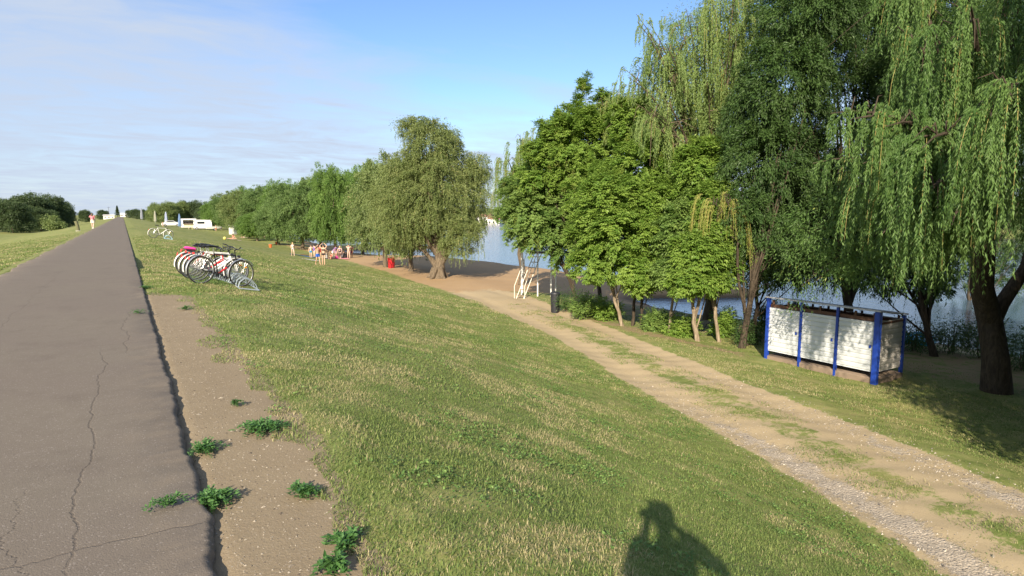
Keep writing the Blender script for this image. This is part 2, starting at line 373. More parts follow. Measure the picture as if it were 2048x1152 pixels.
for k, nm in ((0, 'ground'), (1, 'verge'), (2, 'track'), (3, 'beach')):
    fq = Fq[cls == k]; used, inv = np.unique(fq, return_inverse=True)
    o = np_mesh(nm, V[used], inv.reshape(-1, 4), GM, None, {a: b.reshape(-1)[used] for a, b in attrs.items()}, smooth=True)
    tag(o, kind='structure')
# ---------------------------------------------------------------- asphalt path
def path_material():
    m, t = nodes_of('old_asphalt'); g = NT(t); P = g.pos()
    n1 = g.noise(P, .5, 4, .6); n2 = g.noise(P, 5, 6, .7); n3 = g.noise(P, 90, 3, .7); v = g.vor(P, 130)
    spc = g.n('ShaderNodeSeparateColor'); g.l(v.outputs['Color'], spc.inputs[0])
    c = g.mix(n2, (.150, .128, .101), (.204, .177, .143)); c = g.mix(g.math('MULTIPLY', g.ramp(n1, .35, .65), .7), c, (.170, .143, .118)); c = g.mix(g.math('MULTIPLY', g.ramp(g.noise(P, 1.4, 5, .7), .5, .75), .45), c, (.122, .102, .084))
    c = g.mix(g.math('MULTIPLY', g.ramp(n3, .5, .72), .6), c, (.105, .088, .08))
    c = g.mix(g.math('MULTIPLY', g.ramp(spc.outputs[0], .94, .99), .5), c, (.34, .30, .27))
    sx = g.n('ShaderNodeSeparateXYZ'); g.l(P, sx.inputs[0]); x, y = sx.outputs[0], sx.outputs[1]
    yv = g.n('ShaderNodeCombineXYZ'); g.l(y, yv.inputs[1])
    def crack(cx, amp, sc, w, y0, y1, seed):
        yv2 = g.n('ShaderNodeCombineXYZ'); g.l(y, yv2.inputs[1]); yv2.inputs[0].default_value = seed
        wv = g.math('MULTIPLY', g.math('SUBTRACT', g.noise(yv2.outputs[0], sc, 7, .62), .5), amp)
        d = g.math('ABSOLUTE', g.math('SUBTRACT', x, g.math('ADD', wv, cx)))
        k = g.math('SUBTRACT', 1.0, g.ramp(d, w * .35, w)); gate = g.math('MULTIPLY', g.ramp(y, y0, y0 + .8), g.math('SUBTRACT', 1.0, g.ramp(y, y1 - 1.5, y1)))
        return g.math('MULTIPLY', k, gate)
    def cross(cy, amp, sc, w, x0, x1, seed):
        xv2 = g.n('ShaderNodeCombineXYZ'); g.l(x, xv2.inputs[0]); xv2.inputs[1].default_value = seed
        wv = g.math('MULTIPLY', g.math('SUBTRACT', g.noise(xv2.outputs[0], sc, 7, .62), .5), amp)
        d = g.math('ABSOLUTE', g.math('SUBTRACT', y, g.math('ADD', wv, cy)))
        k = g.math('SUBTRACT', 1.0, g.ramp(d, w * .35, w)); gate = g.math('MULTIPLY', g.ramp(x, x0, x0 + .2), g.math('SUBTRACT', 1.0, g.ramp(x, x1 - .2, x1)))
        return g.math('MULTIPLY', k, gate)
    cr = crack(-.30, .40, .9, .010, 2.9, 9.5, 3.1)
    for a in (crack(-.05, .5, .8, .012, 8.2, 13.0, 8.7), crack(-.55, .7, 1.3, .007, 1.5, 5.2, 5.5), crack(-1.6, .6, .6, .008, 6, 24, 1.7)): cr = g.math('MAXIMUM', cr, a)
    for a in (cross(3.55, .30, 1.6, .011, -1.9, .5, 2.2), cross(9.2, .5, 1.1, .010, -.6, .5, 4.4), cross(5.9, .3, 1.2, .006, -.5, .1, 9.1), cross(21.0, .5, .9, .02, -2.9, .5, 6.4)): cr = g.math('MAXIMUM', cr, a)
    pitv = g.ramp(g.noise(P, 7, 3, .5), .73, .78); cr2 = g.math('MAXIMUM', cr, g.math('MULTIPLY', pitv, .45))
    c = g.mix(g.math('MULTIPLY', cr2, .33), c, (.06, .048, .04))
    # dust blown on from both verges
    dust = g.math('MULTIPLY', g.ramp(x, -.25, .45), g.ramp(g.noise(P, 3, 5, .65), .4, .7)); dl = g.math('MULTIPLY', g.ramp(x, -2.5, -3.0), g.ramp(g.noise(P, 2, 5, .65), .35, .65))
    c = g.mix(g.math('MULTIPLY', g.math('MAXIMUM', dust, dl), .35), c, (.33, .26, .18))
    h = g.math('SUBTRACT', g.math('ADD', g.math('MULTIPLY', n3, .6), g.math('MULTIPLY', v.outputs['Distance'], -.6)), g.math('MULTIPLY', cr, 1.2))
    g.principled(c, .92, bump=h, bstr=.45, bdist=.004, spec=.15); return m
py_ = np.array(grow(-20, 2, .25, 1.0, .25) + grow(2.05, 30, .03, 1.006, .2) + grow(30.2, 520, .3, 1.03, 8)); py_ = np.array(sorted(set(np.round(py_, 4))))
amp = np.clip(6 / np.maximum(py_, 6), .25, 1)
er = .285 + amp * (.012 * np.sin(py_ * 2.1) + .008 * np.sin(py_ * 7.3 + 1) + .005 * np.sin(py_ * 19. + 2) + .006 * rng.standard_normal(len(py_))) + np.where(py_ < 3.6, .03 * np.sin((py_ - 1) * 2.4), 0)
el = -2.93 + .05 * np.sin(py_ * .9) + .03 * np.sin(py_ * 3.1) + .01 * rng.standard_normal(len(py_))
cols = [(el - .02, -.12), (el, -.012), (el + .05, 0)] + [(el + (er - el) * q, 0) for q in (.2, .4, .6, .8, .9)] + [(er - .03, 0.0), (er - .006, -.006), (er + .012, -.03), (er + .02, -.12)]
PV = np.zeros((len(py_), len(cols), 3))
for k, (cx, cz) in enumerate(cols):
    PV[:, k, 0] = cx; PV[:, k, 1] = py_; PV[:, k, 2] = cz + .003 * np.sin(py_ * 1.1 + k) * (0 < k < 9) + (rng.standard_normal(len(py_)) * .0025 if k in (9, 10) else 0)
n_, m_ = PV.shape[:2]; I, J = np.meshgrid(np.arange(m_ - 1), np.arange(n_ - 1))
tag(np_mesh('path', PV.reshape(-1, 3), np.stack([J * m_ + I, J * m_ + I + 1, (J + 1) * m_ + I + 1, (J + 1) * m_ + I], -1).reshape(-1, 4), path_material(), smooth=True), kind='structure')
# ---------------------------------------------------------------- lake
m, t = nodes_of('lake_water'); g = NT(t); P = g.pos()
hh = g.math('ADD', g.noise(g.scale(P, (1.6, .7, 1)), 1.5, 4, .6), g.math('MULTIPLY', g.noise(P, .12, 3, .5), 1.2))
pr = g.principled((.06, .11, .15), .12, bump=hh, bstr=.25, bdist=.12, spec=.5); pr.inputs['IOR'].default_value = 1.33
wv = [(-400, -600), (600, -600), (900, 3500), (-400, 3500)]
lake = MB(); lake.add([(24, -600, WATER), (700, -600, WATER), (900, 3500, WATER), (24, 3500, WATER)], [(0, 1, 2, 3)])
tag(lake.build('water', m, smooth=False), kind='structure')
# ---------------------------------------------------------------- grass blades (nobody could count them)
def vnoise(x, y, s, seed=0):
    xi = np.floor(x / s).astype(np.int64); yi = np.floor(y / s).astype(np.int64); fx = sm(x / s - xi); fy = sm(y / s - yi)
    def hsh(a, b): v = np.sin(a * 127.1 + b * 311.7 + seed * 74.7) * 43758.5453; return v - np.floor(v)
    return (hsh(xi, yi) * (1 - fx) + hsh(xi + 1, yi) * fx) * (1 - fy) + (hsh(xi, yi + 1) * (1 - fx) + hsh(xi + 1, yi + 1) * fx) * fy
def fbm(x, y, s, seed=0): return .55 * vnoise(x, y, s, seed) + .3 * vnoise(x, y, s / 2.1, seed + 1) + .15 * vnoise(x, y, s / 4.3, seed + 2)
def lawn_density(x, y):
    u = x - xtoe(y); ve = np.interp(y, [-30, 2.7, 4.7, 8, 12, 14.4, 15.2, 20], [.82, .74, .92, .93, .9, .85, .3, .3]) + .75 * (fbm(x, y, .6, 3) - .5) * np.clip((y - .5) / 2, .5, 1)
    d = np.where((x > ve) | (x < -3.2), 1.0, 0.0) * np.where(u < 0.05 + .5 * (fbm(x, y, .6, 5) - .5), 1.0, 0)
    mid = (u > .85) & (u < 2.5) & (y < 28); d = np.where(mid, np.clip((fbm(x, y, .8, 7) - .43) * 7, 0, 1), d)
    rt = (u > 3.3) & (x < 19.5); d = np.where(rt, np.clip((fbm(x, y, .8, 9) - .40 + .12 * np.clip(u - 3.5, 0, 1)) * 6, .05, 1), d)
    d = np.where((u > 3.3) & (np.abs(x - rowx) < .7) & (y > 12), d * .25, d)
    d = np.where(x >= 19.5, .22, d)
    d = np.where((y > 31) & (u > -.3), 0.0, d)
    pat = fbm(x, y, .55, 11); d = d * np.clip(.35 + (pat - .22) * 3.2, .42, 1)
    d = np.where((x > -3.0) & (x < .31), 0, d)
    return d
def blades(n, x0, x1, y0, y1, dfun, hmin, hmax, wd, bias):
    x = rng.uniform(x0, x1, n); y = rng.uniform(y0, y1, n)
    keep = rng.random(n) < lawn_density(x, y) * dfun(x, y); x, y = x[keep], y[keep]; n = len(x)
    z = height(x, y) - .004; tone = fbm(x, y, .7, 21)
    h = rng.uniform(hmin, hmax, n) * (.72 + .75 * tone) * np.exp(.28 * rng.standard_normal(n)); a = rng.uniform(0, 2 * np.pi, n); lean = rng.uniform(.3, 1.5, n)
    dx, dy = np.cos(a) * lean * h, np.sin(a) * lean * h; sx, sy = -np.sin(a) * wd * .5, np.cos(a) * wd * .5
    wv = rng.uniform(.6, 1.4, n); sx, sy = sx * wv, sy * wv
    v = np.empty((n, 5, 3))
    v[:, 0] = np.stack([x - sx, y - sy, z], 1); v[:, 1] = np.stack([x + sx, y + sy, z], 1)
    v[:, 2] = np.stack([x + dx * .4 + sx * .8, y + dy * .4 + sy * .8, z + h * .62], 1); v[:, 3] = np.stack([x + dx * .4 - sx * .8, y + dy * .4 - sy * .8, z + h * .62], 1)
    v[:, 4] = np.stack([x + dx, y + dy, z + h * (.95 - .25 * lean)], 1)
    dp_ = .55 * fbm(x, y, 1.3, 33) + .45 * fbm(x, y, .45, 35); dryp = np.clip((dp_ - .46) * 5.5, .05, .80) ; dry = rng.random(n) < dryp
    c = np.where(dry, rng.uniform(.62, 1.0, n), rng.uniform(.05, .42, n) * (.4 + 1.2 * tone))
    return v, np.clip(c, 0, 1)
def tri_grass(name, vs, cs, label, cat):
    v = np.concatenate(vs); c = np.concatenate(cs); n = len(v); b = (np.arange(n) * 5)[:, None]
    tris = np.concatenate([b + [0, 1, 2], b + [0, 2, 3], b + [3, 2, 4]], 1).reshape(-1, 3)
    return tag(np_mesh(name, v.reshape(-1, 3), tris, GRASS, None, np.repeat(c, 5)), label, cat, kind='stuff')
def grassmat():
    m, t = nodes_of('grass_blade'); g = NT(t); a = g.attr('var').outputs['Fac']
    c = g.mix(g.ramp(a, 0, .55, False), (.095, .165, .036), (.270, .320, .100)); c = g.mix(g.ramp(a, .55, .7, False), c, (.37, .34, .165)); c = g.mix(g.ramp(a, .75, 1, False), c, (.45, .385, .22))
    p = g.n('ShaderNodeBsdfPrincipled'); g.l(c, p.inputs['Base Color']); p.inputs['Roughness'].default_value = .6; p.inputs['Specular IOR Level'].default_value = .25
    tr = g.n('ShaderNodeBsdfTranslucent'); g.l(c, tr.inputs[0]); x = g.n('ShaderNodeMixShader'); x.inputs[0].default_value = .3
    g.l(p.outputs[0], x.inputs[1]); g.l(tr.outputs[0], x.inputs[2]); o = g.n('ShaderNodeOutputMaterial'); g.l(x.outputs[0], o.inputs[0]); return m
GRASS = grassmat()
def near(r0, r1): 
    def f(x, y): r = np.hypot(x, y); return np.where((r >= r0) & (r < r1), np.clip(1.0 - .55 * (r - r0) / (r1 - r0), 0, 1), 0)
    return f
def fade(r0, r1):
    def f(x, y): r = np.hypot(x, y); return np.clip((r - r0 + 2) / 4, 0, 1) * np.clip((r1 - r) / (r1 - r0), 0, 1)
    return f
gv, gc = [], []
for args in ((820000, .3, 9, 0.0, 9, near(0, 7.5), .011, .032, .0044, 0), (560000, .3, 17, 0, 16, near(7.5, 15), .013, .036, .007, 0), (520000, .3, 22, 4, 30, near(15, 27), .018, .040, .013, 0), (360000, .5, 22, 15, 62, fade(27, 62), .022, .05, .022, 0), (200000, -11, -3.15, 12, 75, fade(10, 75), .022, .05, .02, 0)):
    v, c = blades(*args); gv.append(v); gc.append(c)
tri_grass('grass', gv, gc, 'short mown grass with green and straw blades on the embankment', 'grass')
# loose stones in the wheel ruts
def stones():
    n = 42000; x = rng.uniform(4, 15, n); y = rng.uniform(-.5, 13, n); u = x - xtoe(y); r = np.hypot(x, y)
    k = (np.minimum(np.abs(u - .55), np.abs(u - 2.9)) < .62 * rng.random(n) + .12) & (rng.random(n) < np.clip((15 - y) / 10, 0, 1)); x, y = x[k], y[k]; n = len(x)
    z = height(x, y); s = rng.uniform(.005, .015, n) * rng.choice([.7, 1, 1, 1.7], n)
    base = np.array([(1, 0, .1), (.5, .87, 0), (-.5, .8, .1), (-1, 0, 0), (-.5, -.87, .1), (.5, -.8, 0), (.1, .1, .62)])
    a = rng.uniform(0, 6.28, n); ca, sa = np.cos(a), np.sin(a); J = 1 + .3 * rng.standard_normal((n, 7, 3)); B = base[None] * J
    v = np.stack([(B[..., 0] * ca[:, None] - B[..., 1] * sa[:, None]) * s[:, None] + x[:, None], (B[..., 0] * sa[:, None] + B[..., 1] * ca[:, None]) * s[:, None] * .8 + y[:, None], B[..., 2] * s[:, None] * 1.1 + z[:, None] - .001], -1)
    b = (np.arange(n) * 7)[:, None]; tr = np.concatenate([b + [q, (q + 1) % 6, 6] for q in range(6)], 1).reshape(-1, 3)
    m, t = nodes_of('loose_stone'); g = NT(t); c = g.mix(g.attr('var').outputs['Fac'], (.10, .09, .08), (.50, .44, .36)); g.principled(c, .85, spec=.25)
    tag(np_mesh('gravel', v.reshape(-1, 3), tr, m, None, np.repeat(rng.random(n), 7)), 'loose pale gravel stones in the wheel ruts of the track', 'gravel', kind='stuff')
stones()
def grit():                                                          # pebbles and crumbs on the bare strip and along the asphalt edge
    n = 6500; x = .27 + rng.random(n) ** 1.6 * .75; y = 1.6 + rng.random(n) ** 1.5 * 13; z = height(x, y); s = rng.uniform(.0022, .0075, n) * rng.choice([.7, 1, 1, 2.0], n, p=[.4, .3, .26, .04])
    base = np.array([(1, 0, .1), (.5, .87, 0), (-.5, .8, .1), (-1, 0, 0), (-.5, -.87, .1), (.5, -.8, 0), (.1, .1, .7)]); B = base[None] * (1 + .3 * rng.standard_normal((n, 7, 3)))
    v = np.stack([B[..., 0] * s[:, None] + x[:, None], B[..., 1] * s[:, None] + y[:, None], B[..., 2] * s[:, None] + z[:, None]], -1); b = (np.arange(n) * 7)[:, None]
    tr = np.concatenate([b + [q, (q + 1) % 6, 6] for q in range(6)], 1).reshape(-1, 3); m, t = nodes_of('grit'); g = NT(t); c = g.mix(g.attr('var').outputs['Fac'], (.10, .08, .06), (.38, .33, .26)); g.principled(c, .9, spec=.2)
    tag(np_mesh('grit', v.reshape(-1, 3), tr, m, None, np.repeat(rng.random(n), 7)), 'small pebbles and crumbs on the bare strip beside the path', 'grit', kind='stuff')
grit()
def ground_cover():                                                  # clover-like broad leaves mixed into the lawn, thickest along the toe of the slope
    n = 60000; x = rng.uniform(.9, 18, n); y = rng.uniform(.5, 24, n); u = x - xtoe(y); q = fbm(x, y, .9, 51); k = (u < -.05) & (u > -14) & (np.hypot(x, y) < 21) & (rng.random(n) < np.clip((q - .55) * 6 + .9 * np.exp(-((u + .8) / .9) ** 2) * (fbm(x, y, .6, 53) > .45), 0, 1)) & (lawn_density(x, y) > .2); x, y = x[k], y[k]; n = len(x); m_ = 5
    X_ = np.repeat(x, m_) + .03 * rng.standard_normal(n * m_); Y_ = np.repeat(y, m_) + .03 * rng.standard_normal(n * m_); Z_ = height(X_, Y_) + rng.uniform(.008, .045, n * m_); a = rng.uniform(0, 6.28, n * m_)
    C = np.stack([X_, Y_, Z_], 1); D_ = unit(np.stack([np.cos(a), np.sin(a), rng.uniform(-.1, .8, n * m_)], 1)); U_ = unit(rng.standard_normal((n * m_, 3)) * .4 + [0, 0, 1])
    tag(quads_mesh('ground_cover', leaf_quads(C, D_, U_, rng.uniform(.014, .04, n * m_), rng.uniform(.010, .022, n * m_), .1), leafmat('cover_leaf', (.070, .145, .032), (.185, .285, .075), (.2, .4, .08), .25), None, rng.random(n * m_)), 'small broad-leaved weeds mixed into the lawn of the slope', 'ground cover', kind='stuff')
# ================================================================ trees
def unit(v): return v / np.maximum(np.linalg.norm(v, axis=-1, keepdims=True), 1e-9)
def rdir(r, n): return unit(r.standard_normal((n, 3)))
def leaf_quads(C, Dv, U, Lf, Wf, fold=.25):
    S = unit(np.cross(Dv, U)); Nn = np.cross(S, Dv); Lf = np.broadcast_to(Lf, (len(C),))[:, None]; Wf = np.broadcast_to(Wf, (len(C),))[:, None]
    v = np.empty((len(C), 4, 3)); mid = C + Dv * Lf * .42
    v[:, 0] = C; v[:, 1] = mid + S * Wf * .5 + Nn * Wf * fold; v[:, 2] = C + Dv * Lf; v[:, 3] = mid - S * Wf * .5 + Nn * Wf * fold
    return v
def quads_mesh(name, v, mat, parent, var):
    return np_mesh(name, v.reshape(-1, 3), np.arange(len(v) * 4).reshape(-1, 4), mat, parent, np.repeat(var, 4))
def clump_centres(r, blobs, n, inner=.55, upbias=.15, cut=None):
    B = np.array(blobs, float); wgt = (B[:, 3] * B[:, 4] + B[:, 4] * B[:, 5] + B[:, 3] * B[:, 5]); k = r.choice(len(B), n, p=wgt / wgt.sum())
    d = rdir(r, n); d[:, 2] = d[:, 2] + upbias; d = unit(d); q = inner + (1 - inner) * r.random(n) ** .6
    lump = 1 + .13 * np.sin(d[:, 0] * 7 + k) * np.cos(d[:, 1] * 6 + 2 * k) + .08 * np.sin(d[:, 2] * 11 + k)
    c = B[k, :3] + d * B[k, 3:6] * (q * lump)[:, None]
    return c, d, k
def crown_broad(r, blobs, nclump, per, cs, Lf, Wf, droop=.5, flat=.6, five=False, inner=.5):
    c, d, k = clump_centres(r, blobs, nclump, inner); csz = cs * r.uniform(.45, 1.6, nclump)
    ii = np.repeat(np.arange(nclump), per); n = len(ii); off = rdir(r, n) * (r.random(n) ** .45)[:, None] * csz[ii][:, None]; off[:, 2] *= flat
    P = c[ii] + off; out = unit(unit(off) * .8 + d[ii] * .7)
    tone = np.repeat(r.random(nclump), per)
    if not five:
        Dv = unit(out * .9 + np.array([0, 0, -droop]) + rdir(r, n) * .7); U = unit(out * .5 + np.array([0, 0, .6]) + rdir(r, n) * .75)
        v = leaf_quads(P, Dv, U, Lf * r.uniform(.6, 1.3, n), Wf * r.uniform(.7, 1.3, n)); return v, np.clip(.55 * tone + .45 * r.random(n), 0, 1)
    # compound leaf: a drooping fan of leaflets on one stalk
    st = unit(out * np.array([1, 1, .4]) + rdir(r, n) * .45); up = unit(np.array([0, 0, 1]) + rdir(r, n) * .35 + out * .3); sd_ = unit(np.cross(st, up)); vs = []
    for a, off_, ln in ((0, 1.0, 1.05), (.85, .62, .9), (-.85, .62, .9), (1.05, .15, .8), (-1.05, .15, .8)):
        Dv = unit(st * math.cos(a) + sd_ * math.sin(a) + np.array([0, 0, -droop]) + rdir(r, n) * .14)
        vs.append(leaf_quads(P + st * (off_ * Lf * .9), Dv, unit(up + rdir(r, n) * .25), Lf * ln * r.uniform(.8, 1.2, n), Wf * r.uniform(.8, 1.2, n)))
    va = np.clip(.5 * tone + .3 * r.random(n) + .2 * r.random(n), 0, 1); return np.concatenate(vs), np.tile(va, 5)
def crown_boughs(r, blobs, nb, per, Lf, Wf, droop=.5, five=False, thick=.26, up=.15, reach=(.95, 1.25)):
    """boughs stick out of the crown and droop at the tip, leaves all along: ragged outline with gaps between the boughs"""
    c, d, k = clump_centres(r, blobs, nb, .3, up); B = np.array(blobs, float); ctr = B[k, :3]; Rv = B[k, 3:6]
    base = ctr + d * Rv * r.uniform(.25, .6, nb)[:, None]; tip = ctr + unit(d + rdir(r, nb) * .25) * Rv * r.uniform(*reach, nb)[:, None]; ln = np.linalg.norm(tip - base, axis=1)
    cnt = np.maximum(6, (per * (ln + .4)).astype(int)); ii = np.repeat(np.arange(nb), cnt); n = len(ii); t = r.random(n) ** .75
    w_ = thick * (1.25 - .75 * t) * np.repeat(r.uniform(.6, 1.5, nb), cnt); P = base[ii] * (1 - t)[:, None] + tip[ii] * t[:, None] + rdir(r, n) * (r.random(n) ** .5 * w_)[:, None]
    P[:, 2] += .22 * ln[ii] * (np.sin(t * 2.6) - 1.1 * t ** 2); ax = unit(tip - base)[ii]; out = unit(ax * .9 + rdir(r, n) * .75); tone = np.repeat(r.random(nb), cnt)
    if not five:
        v = leaf_quads(P, unit(out + np.array([0, 0, -droop])), unit(rdir(r, n) * .75 + ax * .35 + [0, 0, .6]), Lf * r.uniform(.6, 1.3, n), Wf * r.uniform(.7, 1.3, n)); return v, np.clip(.55 * tone + .45 * r.random(n), 0, 1)
    st = unit(out * np.array([1, 1, .5])); upv = unit(np.array([0, 0, 1]) + rdir(r, n) * .4 + ax * .3); sd_ = unit(np.cross(st, upv)); vs = []
    for a, off_, l_ in ((0, 1.0, 1.05), (.85, .62, .9), (-.85, .62, .9), (1.05, .15, .8), (-1.05, .15, .8)):
        Dv = unit(st * math.cos(a) + sd_ * math.sin(a) + np.array([0, 0, -droop]) + rdir(r, n) * .2); vs.append(leaf_quads(P + st * (off_ * Lf * .9), Dv, unit(upv + rdir(r, n) * .3), Lf * l_ * r.uniform(.8, 1.2, n), Wf * r.uniform(.8, 1.2, n)))
    return np.concatenate(vs), np.tile(np.clip(.55 * tone + .45 * r.random(n), 0, 1), 5)
def crown_strands(r, starts, outs, Ls, lpm, Lf, Wf, spread=.35, zmin=None, arch=.2, tone=None):
    """hanging willow shoots: each arches outward, then falls, with narrow leaves all along"""
    n = len(starts); cnt = np.maximum(3, (Ls * lpm).astype(int)); ii = np.repeat(np.arange(n), cnt); m = len(ii)
    t = (np.arange(m) - np.repeat(np.cumsum(cnt) - cnt, cnt)) / np.repeat(cnt, cnt); t = np.clip(t + r.uniform(-.02, .02, m), 0, 1)
    o = outs.copy(); o[:, 2] = 0; o = unit(o + 1e-6); L_ = Ls[ii]; sway = rdir(r, n) * .12
    e = 1 - np.exp(-3.2 * t)
    P = starts[ii] + o[ii] * (spread * L_ * e)[:, None]; P[:, 2] += arch * L_ * np.sin(np.minimum(t * 3.0, 1) * np.pi) * .35 - L_ * (t ** 1.35)
    P[:, :2] += (sway[ii] * (L_ * t)[:, None])[:, :2] * np.sin(t * 5 + ii)[:, None]
    down = np.stack([o[ii][:, 0] * .35 * (1 - t), o[ii][:, 1] * .35 * (1 - t), -np.ones(m) * (.35 + t)], 1); side = rdir(r, m); side[:, 2] *= .3
    Dv = unit(unit(down) + side * .62); U = unit(rdir(r, m) + o[ii] * .6 + np.array([0, 0, .25]))
    if zmin is not None: k = P[:, 2] > zmin; P, Dv, U, ii, t = P[k], Dv[k], U[k], ii[k], t[k]; m = len(P)
    v = leaf_quads(P, Dv, U, Lf * r.uniform(.6, 1.25, m), Wf * r.uniform(.7, 1.25, m), .15)
    tn = r.random(n) if tone is None else tone
    return v, np.clip(.6 * tn[ii] + .4 * r.random(m), 0, 1)
def limbs(r, base_r, fork, targets, lean=(0, 0), nseg=5, flare=1.35, ns=9, bend=.25, rough=.06):
    """tapered trunk to the fork, limbs from there to the crown, each with a side branch"""
    b = MB(); fx, fy, fz = fork; pts = []; rr = []
    for i in range(nseg + 1):
        q = i / nseg; pts.append((fx * q + rough * r.standard_normal() * (0 < i < nseg), fy * q + rough * r.standard_normal() * (0 < i < nseg), -.25 + (fz + .25) * q)); rr.append(base_r * (1 + (flare - 1) * max(0, 1 - q * 3.5) ** 2) * (1 - .32 * q))
    b.tube(pts, rr, ns); F0 = Vector(pts[-1]); k = len(targets)
    for i, tg in enumerate(targets):
        tg = Vector(tg); s = pts[-1] if i < 4 else pts[max(2, nseg - 1 - (i % 3))]; s = Vector(s); d = tg - s; lr = base_r * (.52 if i < 3 else .34)
        mid = s + d * .45 + Vector((0, 0, abs(d.length) * bend * .5)) + Vector(r.standard_normal(3) * d.length * .05)
        P = []; R = []
        for q in np.linspace(0, 1, 7): P.append(s * (1 - q) ** 2 + mid * 2 * q * (1 - q) + tg * q * q); R.append(max(.008, lr * (1 - q) ** .8))
        b.tube(P, R, max(5, ns - 3))
        for _ in range(2):
            q = r.integers(2, 5); s2 = P[q]; e2 = s2 + (tg - s) * r.uniform(.12, .25) + Vector(r.standard_normal(3)) * min(d.length * .09, .35)
            b.tube([s2, (s2 + e2) / 2 + Vector((0, 0, .1)), e2], [R[q] * .6, R[q] * .4, .006], 5)
    return b
ground_cover()
BK = bark('willow_bark', (.075, .058, .040), (.21, .165, .115)); BK2 = bark('pale_bark', (.16, .12, .08), (.38, .31, .22)); BK3 = bark('dark_bark', (.035, .027, .02), (.10, .078, .055))
LF = dict(
 tan=leafmat('olive_leaf', (.100, .150, .040), (.260, .300, .110), (.32, .40, .10), .30, (.40, .32, .15)),
 olive=leafmat('grey_olive_leaf', (.100, .155, .045), (.250, .305, .115), (.28, .38, .08), .28, (.30, .22, .10)),
 green=leafmat('willow_green_leaf', (.072, .150, .026), (.195, .300, .072), (.25, .42, .06), .30),
 silver=leafmat('silver_green_leaf', (.075, .140, .036), (.195, .285, .092), (.22, .34, .08), .28),
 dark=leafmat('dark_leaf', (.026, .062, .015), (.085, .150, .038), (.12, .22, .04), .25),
 elder=leafmat('elder_leaf', (.092, .185, .027), (.275, .385, .078), (.42, .58, .09), .37),
 elderb=leafmat('elder_leaf_duller', (.088, .170, .038), (.265, .365, .100), (.34, .50, .10), .36),
 yellow=leafmat('yellow_leaf', (.12, .19, .03), (.33, .36, .08), (.42, .46, .08), .38),
 weep=leafmat('weeping_leaf', (.100, .175, .040), (.280, .365, .125), (.38, .50, .11), .36, (.40, .38, .10)),
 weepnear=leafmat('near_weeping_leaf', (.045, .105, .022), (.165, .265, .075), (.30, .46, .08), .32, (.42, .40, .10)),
 far=leafmat('far_leaf', (.040, .070, .028), (.085, .125, .045), (.10, .16, .05), .2))
def tree(name, loc, label, cat, group, trunk, crown, mats, rz=0.0):
    root = empty(name, loc, rz, label, cat, group)
    trunk.build('trunk', mats[0], root)
    v, a = crown; quads_mesh('crown', v, mats[1], root, a); return root
# ---- templates for the row of willows along the beach (real metres, height about 10)
def willow_template(seed, kind, H=10., R=4.6, n=1.0):
    r = np.random.default_rng(seed); bl = [(0, 0, H * .54, R * .95, R * .95, H * .36), (0, 0, H * .32, R * .8, R * .8, H * .18)]
    for i in range(11):
        a = i * 2.4 + r.uniform(-.3, .3); q = R * r.uniform(.4, .7); bl.append((q * math.cos(a), q * math.sin(a), H * r.uniform(.24, .82), R * r.uniform(.3, .45), R * r.uniform(.3, .45), H * r.uniform(.14, .2)))
    v0, a0 = crown_broad(r, bl, int(330 * n), 110, .66, .22, .095, .5, .75); v1, a1 = crown_boughs(r, bl, int(420 * n), 34, .21, .09, .5, False, .34); v1 = np.concatenate([v0, v1]); a1 = np.concatenate([a0, a1])
    c, d, k = clump_centres(r, bl, int(620 * n), .75, -.1); v2, a2 = crown_strands(r, c, d, r.uniform(.3, .9, len(c)), 22, .16, .05, .3)
    t = limbs(r, .30, (r.uniform(-.3, .3), .1, H * .24), [(R * .55 * math.cos(a), R * .55 * math.sin(a), H * r.uniform(.5, .85)) for a in np.linspace(0, 5.6, 8)])
    return t, (np.concatenate([v1, v2]), np.concatenate([a1, a2]))
# ---- far bushy template
def far_template(seed, H=10., R=5., n=330, per=60, lf=.32):
    r = np.random.default_rng(seed); bl = [(0, 0, H * .5, R * .8, R * .8, H * .42), (0, 0, H * .2, R * .95, R * .95, H * .2)]
    for i in range(8):
        a = i * 2.4 + r.uniform(-.3, .3); q = R * r.uniform(.4, .65); bl.append((q * math.cos(a), q * math.sin(a), H * r.uniform(.25, .7), R * .4, R * .4, H * r.uniform(.18, .25)))
    v, a = crown_broad(r, bl, n, per, .95, lf, lf * .6, .3, .75)
    t = limbs(r, .28, (0, 0, H * .2), [(R * .4 * math.cos(q), R * .4 * math.sin(q), H * .6) for q in (0, 1.6, 3.1, 4.7)]); return t, (v, a)
def tree_copy(proto, loc, rz, sc, label, group, mat=None):
    c = copy_tree(proto); c.location = loc; c.rotation_euler = (0, 0, rz); c.scale = sc; c['label'] = label; c['group'] = group; return c
def place(proto_or_none, kind, name, px, d, top, halfw, label, group, rz, seed, H0, R0, leaf, barkm=BK):
    """make the first of a kind, copy it for the rest; scale so that the crown spans its real height and width"""
    p = D(px, d); Ht = ztop(top, d) - p.z; R = halfw / F_PX * d
    if proto_or_none is None:
        t, c = (willow_template if kind == 'w' else far_template)(seed, *(('x',) if kind == 'w' else ()), H=H0, R=R0)
        o = tree(name, p, label, 'tree', group, t, c, (barkm, LF[leaf]), rz); o.scale = (R / R0, R / R0, Ht / H0); return o
    return tree_copy(proto_or_none, p, rz, (R / R0, R / R0, Ht / H0), label, group)
RW = 'willows along the beach'
W1 = place(None, 'w', 'willow_tree', 668, 70, 326, 52, 'green bushy willow whose crown hangs over the standing crowd of bathers', RW, .4, 11, 10, 4.6, 'green')
W2 = place(None, 'w', 'willow_tree', 768, 57.1, 318, 72, 'grey-olive willow with a straight pale trunk beside the red bin', RW, 1.1, 12, 10, 4.6, 'olive')
